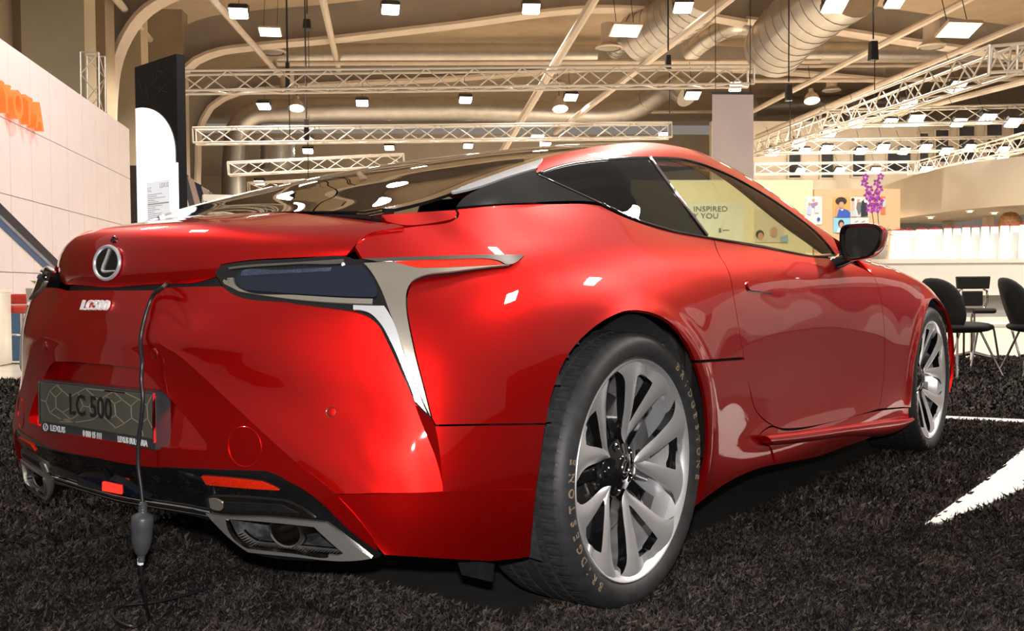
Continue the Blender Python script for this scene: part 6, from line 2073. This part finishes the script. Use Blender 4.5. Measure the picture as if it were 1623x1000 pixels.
WCp(MB().prism([(.35, ztop_-.055), (.25, ztop_-.02), (-.25, ztop_+.03), (-1.1, ztop_+.01), (-1.6, ztop_-.10), (-1.1, ztop_-.05), (-.25, ztop_-.03)], -.72, .72, wc, [ax_[0], (0, 0, 1), ax_[1]]).build('roof', M['white_paint'], bevel=.015))
for sx in (-1.3, 1.3):
    for sy in (-.72, .72):
        c = np.array(wc)+np.array(ax_[0])*sx+np.array(ax_[1])*sy+zv(.32)
        WCp(MB().lathe([(.18, -.10), (.31, -.10), (.32, -.08), (.32, .08), (.31, .10), (.18, .10), (.0001, .08)], c, [ax_[0], (0, 0, 1), ax_[1]], 28).build('wheel', M['tyre']))
# ------------------------------------------------------------------ stands to the right of the frame that the paint mirrors
M['arch_white'] = make_mat('white_stand_arch', (0.86, 0.82, 0.78), rough=0.4, vary=0.02, scale=2)
M['stand_purple'] = make_mat('magenta_stand_panel', (0.16, 0.03, 0.09), rough=0.5, vary=0.05, scale=2)
def stand_arch(c, yaw, W, H, t, label):
    u = np.array([math.cos(yaw), math.sin(yaw), 0]); n = np.array([-math.sin(yaw), math.cos(yaw), 0])
    out = [(-W/2, 0)]+[(-W/2*math.cos(a), H-W/2+W/2*math.sin(a)) for a in np.linspace(0, math.pi, 24)]+[(W/2, 0)]
    inn = [(W/2-t, 0)]+[((W/2-t)*math.cos(a), H-W/2+(W/2-t)*math.sin(a)) for a in np.linspace(0, math.pi, 24)]+[(-W/2+t, 0)]
    root = MB()
    V = []
    N = len(out)
    P = out+inn[::-1]
    # strip between outer and inner outlines, extruded
    for side in (-.12, .12):
        V += [np.array(c)+u*x+np.array([0, 0, z])+n*side for x, z in out]
        V += [np.array(c)+u*x+np.array([0, 0, z])+n*side for x, z in inn[::-1]]
    F = []
    for i in range(N-1):
        F.append((i, i+1, N+i+1, N+i)); F.append((2*N+i, 3*N+i, 3*N+i+1, 2*N+i+1))
        F.append((i, 2*N+i, 2*N+i+1, i+1)); F.append((N+i, N+i+1, 3*N+i+1, 3*N+i))
    o = MB().add(V, F).build('stand_arch', M['arch_white'])
    MB().box(np.array(c)+np.array([0, 0, H*.38])+n*.15, (W-t, .05, H*.76), [u, n, (0, 0, 1)]).build('back_panel', M['stand_purple'], o)
    tag(o, label, 'stand')
stand_arch((3.5, 5.0, 0), math.radians(10), 1.7, 2.3, .38, 'white arch stand with magenta panel right of the car, mirrored in the rear flank')
stand_arch((2.9, 8.6, 0), math.radians(8), 2.0, 2.6, .45, 'larger white arch stand farther off, mirrored in the red door')
wr = MB().box(hall(23.5, 8, 1.7), (.2, 30, 3.4), AH).build('wall_right_unseen', make_mat('brown_reflected_wall', (0.10, 0.07, 0.055), rough=0.8, vary=0.1, scale=2)); tag(wr, None, None, kind='structure')  # unseen wall, coloured dark to keep the door's reflections deep
# ------------------------------------------------------------------ carpet with white strips, power cable
M['carpet'] = make_mat('carpet_backing', (0.010, 0.008, 0.007), rough=0.95, vary=0.5, scale=12)
def pile_mat():
    m = bpy.data.materials.new('carpet_pile')
    m.use_nodes = True
    nt = m.node_tree
    b = nt.nodes['Principled BSDF']
    b.inputs['Roughness'].default_value = 0.7
    b.inputs['Specular IOR Level'].default_value = 0.25
    geo = nt.nodes.new('ShaderNodeNewGeometry')
    n1 = nt.nodes.new('ShaderNodeTexNoise'); n1.inputs['Scale'].default_value = 3.2; n1.inputs['Detail'].default_value = 6; n1.inputs['Roughness'].default_value = .7
    nt.links.new(geo.outputs['Position'], n1.inputs['Vector'])
    at_ = nt.nodes.new('ShaderNodeAttribute'); at_.attribute_name = 'tone'
    ad = nt.nodes.new('ShaderNodeMath'); ad.operation = 'ADD'
    ml = nt.nodes.new('ShaderNodeMath'); ml.operation = 'MULTIPLY'; ml.inputs[1].default_value = .5
    nt.links.new(at_.outputs['Fac'], ml.inputs[0])
    nt.links.new(n1.outputs['Fac'], ad.inputs[0]); nt.links.new(ml.outputs[0], ad.inputs[1])
    cr = nt.nodes.new('ShaderNodeValToRGB')
    cr.color_ramp.elements[0].position = .58; cr.color_ramp.elements[0].color = (0.006, 0.005, 0.005, 1)
    cr.color_ramp.elements[1].position = 1.0; cr.color_ramp.elements[1].color = (0.10, 0.077, 0.064, 1)
    nt.links.new(ad.outputs[0], cr.inputs[0])
    nt.links.new(cr.outputs[0], b.inputs['Base Color'])
    return m
M['pile'] = pile_mat()
def fl(px, py):
    p = at(px, py, z=0.0)
    return np.array([p[0], p[1]])
# carpet outline in hall coordinates: the stand the car is on
far = (at(1560, 567, z=0)-HO)@HD
farL = (at(20, 603, z=0)-HO)@HD
c_poly = [(-14, -6), (22, -6), (22, far), (-1.2, far), (-1.2, farL), (-14, farL)]
carpet = MB().prism(c_poly, -.005, .004, HO, AH).build('carpet', M['carpet'])
tag(carpet, 'dark brown shaggy carpet covering the stand floor under the red car', 'carpet')
# white strips let into the carpet
stripA = [np.array(q) for q in ((1.314, 1.296), (1.312, 2.2), (1.29, 3.2), (1.28, 4.3), (1.28, 8.0), (1.56, 8.0), (1.53, 4.2), (1.472, 2.138), (1.413, 1.716), (1.347, 1.342))]
stripB = [fl(1440, 661.5), fl(1500, 663.5), np.array((1.28, 4.34)), np.array((1.28, 4.20)), fl(1500, 668), fl(1440, 665.5)]
for k, s_ in enumerate((stripA, stripB)):
    o = MB().prism([tuple(p) for p in s_], .004, .018, (0, 0, 0)).build('floor_strip', M['white_floor'])
    tag(o, ['broad white wedge of floor let into the dark carpet at lower right', 'thin white floor strip beyond the front wheel'][k], 'floor strip')
def tufts(name, lo_d, hi_d, n, length, width, seed):
    g = np.random.default_rng(seed)
    d = np.sqrt(g.uniform(lo_d**2, hi_d**2, n))
    l = g.uniform(-.53, .71, n)*d
    P = HO[None, :2]+HL[None, :2]*l[:, None]+HD[None, :2]*d[:, None]
    hl = l; hd = d
    ok = ((hl > -14) & (hl < 22) & (hd < np.where(hl < -1.2, farL, far)))
    for s_ in (stripA, stripB):
        ok &= ~inside(np.array(s_), P)
    # nothing grows where the tyres and the middle of the car stand
    ok &= ~((np.abs(P[:, 0]) < .75) & (P[:, 1] > -.3) & (P[:, 1] < 3.4))
    P = P[ok]
    n = len(P)
    a = g.uniform(0, 2*np.pi, n)
    lean = g.uniform(.15, 1.0, n)
    L = length*g.uniform(.6, 1.25, n)
    w = width*g.uniform(.6, 1.3, n)
    dirx, diry = np.cos(a), np.sin(a)
    sx, sy = -diry, dirx
    V = np.zeros((n, 4, 3))
    V[:, 0] = np.stack([P[:, 0]-sx*w/2, P[:, 1]-sy*w/2, np.zeros(n)], 1)
    V[:, 1] = np.stack([P[:, 0]+sx*w/2, P[:, 1]+sy*w/2, np.zeros(n)], 1)
    V[:, 2] = np.stack([P[:, 0]+sx*w*.4+dirx*lean*L*.35, P[:, 1]+sy*w*.4+diry*lean*L*.35, L*.6], 1)
    V[:, 3] = np.stack([P[:, 0]+dirx*lean*L, P[:, 1]+diry*lean*L, L*(1.05-.35*lean)], 1)
    me = bpy.data.meshes.new(name)
    me.vertices.add(n*4)
    me.vertices.foreach_set('co', V.reshape(-1))
    idx = np.arange(n)*4
    tri = np.stack([idx, idx+1, idx+2, idx, idx+2, idx+3], 1).reshape(-1, 3)
    me.loops.add(len(tri)*3)
    me.loops.foreach_set('vertex_index', tri.reshape(-1).astype(np.int32))
    me.polygons.add(len(tri))
    me.polygons.foreach_set('loop_start', (np.arange(len(tri))*3).astype(np.int32))
    at_ = me.attributes.new('tone', 'FLOAT', 'POINT')
    t = g.uniform(0, 1, n)**2
    at_.data.foreach_set('value', np.repeat(t, 4).astype(np.float32))
    me.update()
    me.validate()
    return me
mlist = [tufts('pile', 1.2, 3.2, 210000, .030, .0050, 1), tufts('pile', 3.2, 6.0, 130000, .034, .009, 2), tufts('pile', 6.0, far, 70000, .040, .018, 3)]
for me in mlist:
    o = link('pile', me, M['pile'], carpet)
    o['kind'] = 'stuff'

# power cable hanging out of the boot
M['rubber'] = make_mat('black_rubber_cable', (0.014, 0.014, 0.017), rough=0.35, vary=0.15, scale=60)
M['plug'] = make_mat('grey_black_connector', (0.05, 0.052, 0.06), rough=0.4, vary=0.1, scale=40)
def bmp(px, py, lift):
    return centre.p3((px, py), 'pix', lift)
pts = [at(266, 449, y=-.905), at(258, 456, y=-.955), bmp(247, 474, .010), bmp(236, 503, .010), bmp(229, 540, .010), at(225.5, 575, y=-.985), at(224, 600, y=-.988), at(226.5, 630, y=-.990), at(224.5, 660, y=-.990), at(220, 695, y=-.990), at(219, 735, y=-.990), at(224, 775, y=-.988), at(226.5, 803, y=-.988)]
cable = MB().tube(spline(pts, 90), .0047, 10).build('power_cable', M['rubber'])
tag(cable, 'black power cable with inline plug hanging from the boot down to the carpet', 'cable')
p0 = at(226.5, 803, y=-.988); p1 = at(224, 880, y=-.988)
ax = (p1-p0)/np.linalg.norm(p1-p0)
e1 = np.cross(ax, (0, 1, 0)); e1 /= np.linalg.norm(e1); e2 = np.cross(ax, e1)
Lc = np.linalg.norm(p1-p0)
prof = [(.005, -.012), (.0075, -.010), (.0075, .0), (.009, .004), (.009, .010), (.011, .014), (.022, .020), (.0245, .026), (.0245, .046), (.0235, .050), (.0225, .075), (.019, .093), (.013, .108), (.009, .112), (.0085, .118), (.0070, .119), (.0080, .124), (.0065, .128), (.0055, Lc+.006)]
MB().lathe(prof, p0, [e1, e2, ax], 24).build('connector', M['plug'], cable)
for k in range(3):
    MB().lathe([(.0078, .0), (.0098, .001), (.0098, .0035), (.0078, .0045)], p0+ax*(-.008+.007*k), [e1, e2, ax], 16).build('strain_rib', M['plug'], cable)
q = p1+ax*.004
zf = .036
low = [q, at(224, 905, y=-.985), at(228, 930, y=-.97), at(232, 958, y=-.94)]
low += [at(231, 984, z=zf), at(214, 993, z=zf), at(188, 985, z=zf), at(180, 970, z=zf), at(195, 960, z=zf), at(240, 955, z=zf), at(285, 945, z=zf), at(330, 932, z=zf)]
MB().tube(spline(low, 90), .0038, 8).build('thin_lead', M['rubber'], cable)
MB().box(at(222.5, 890, y=-.989), (.012, .010, .016)).build('white_tag', M['white'], cable, bevel=.002)
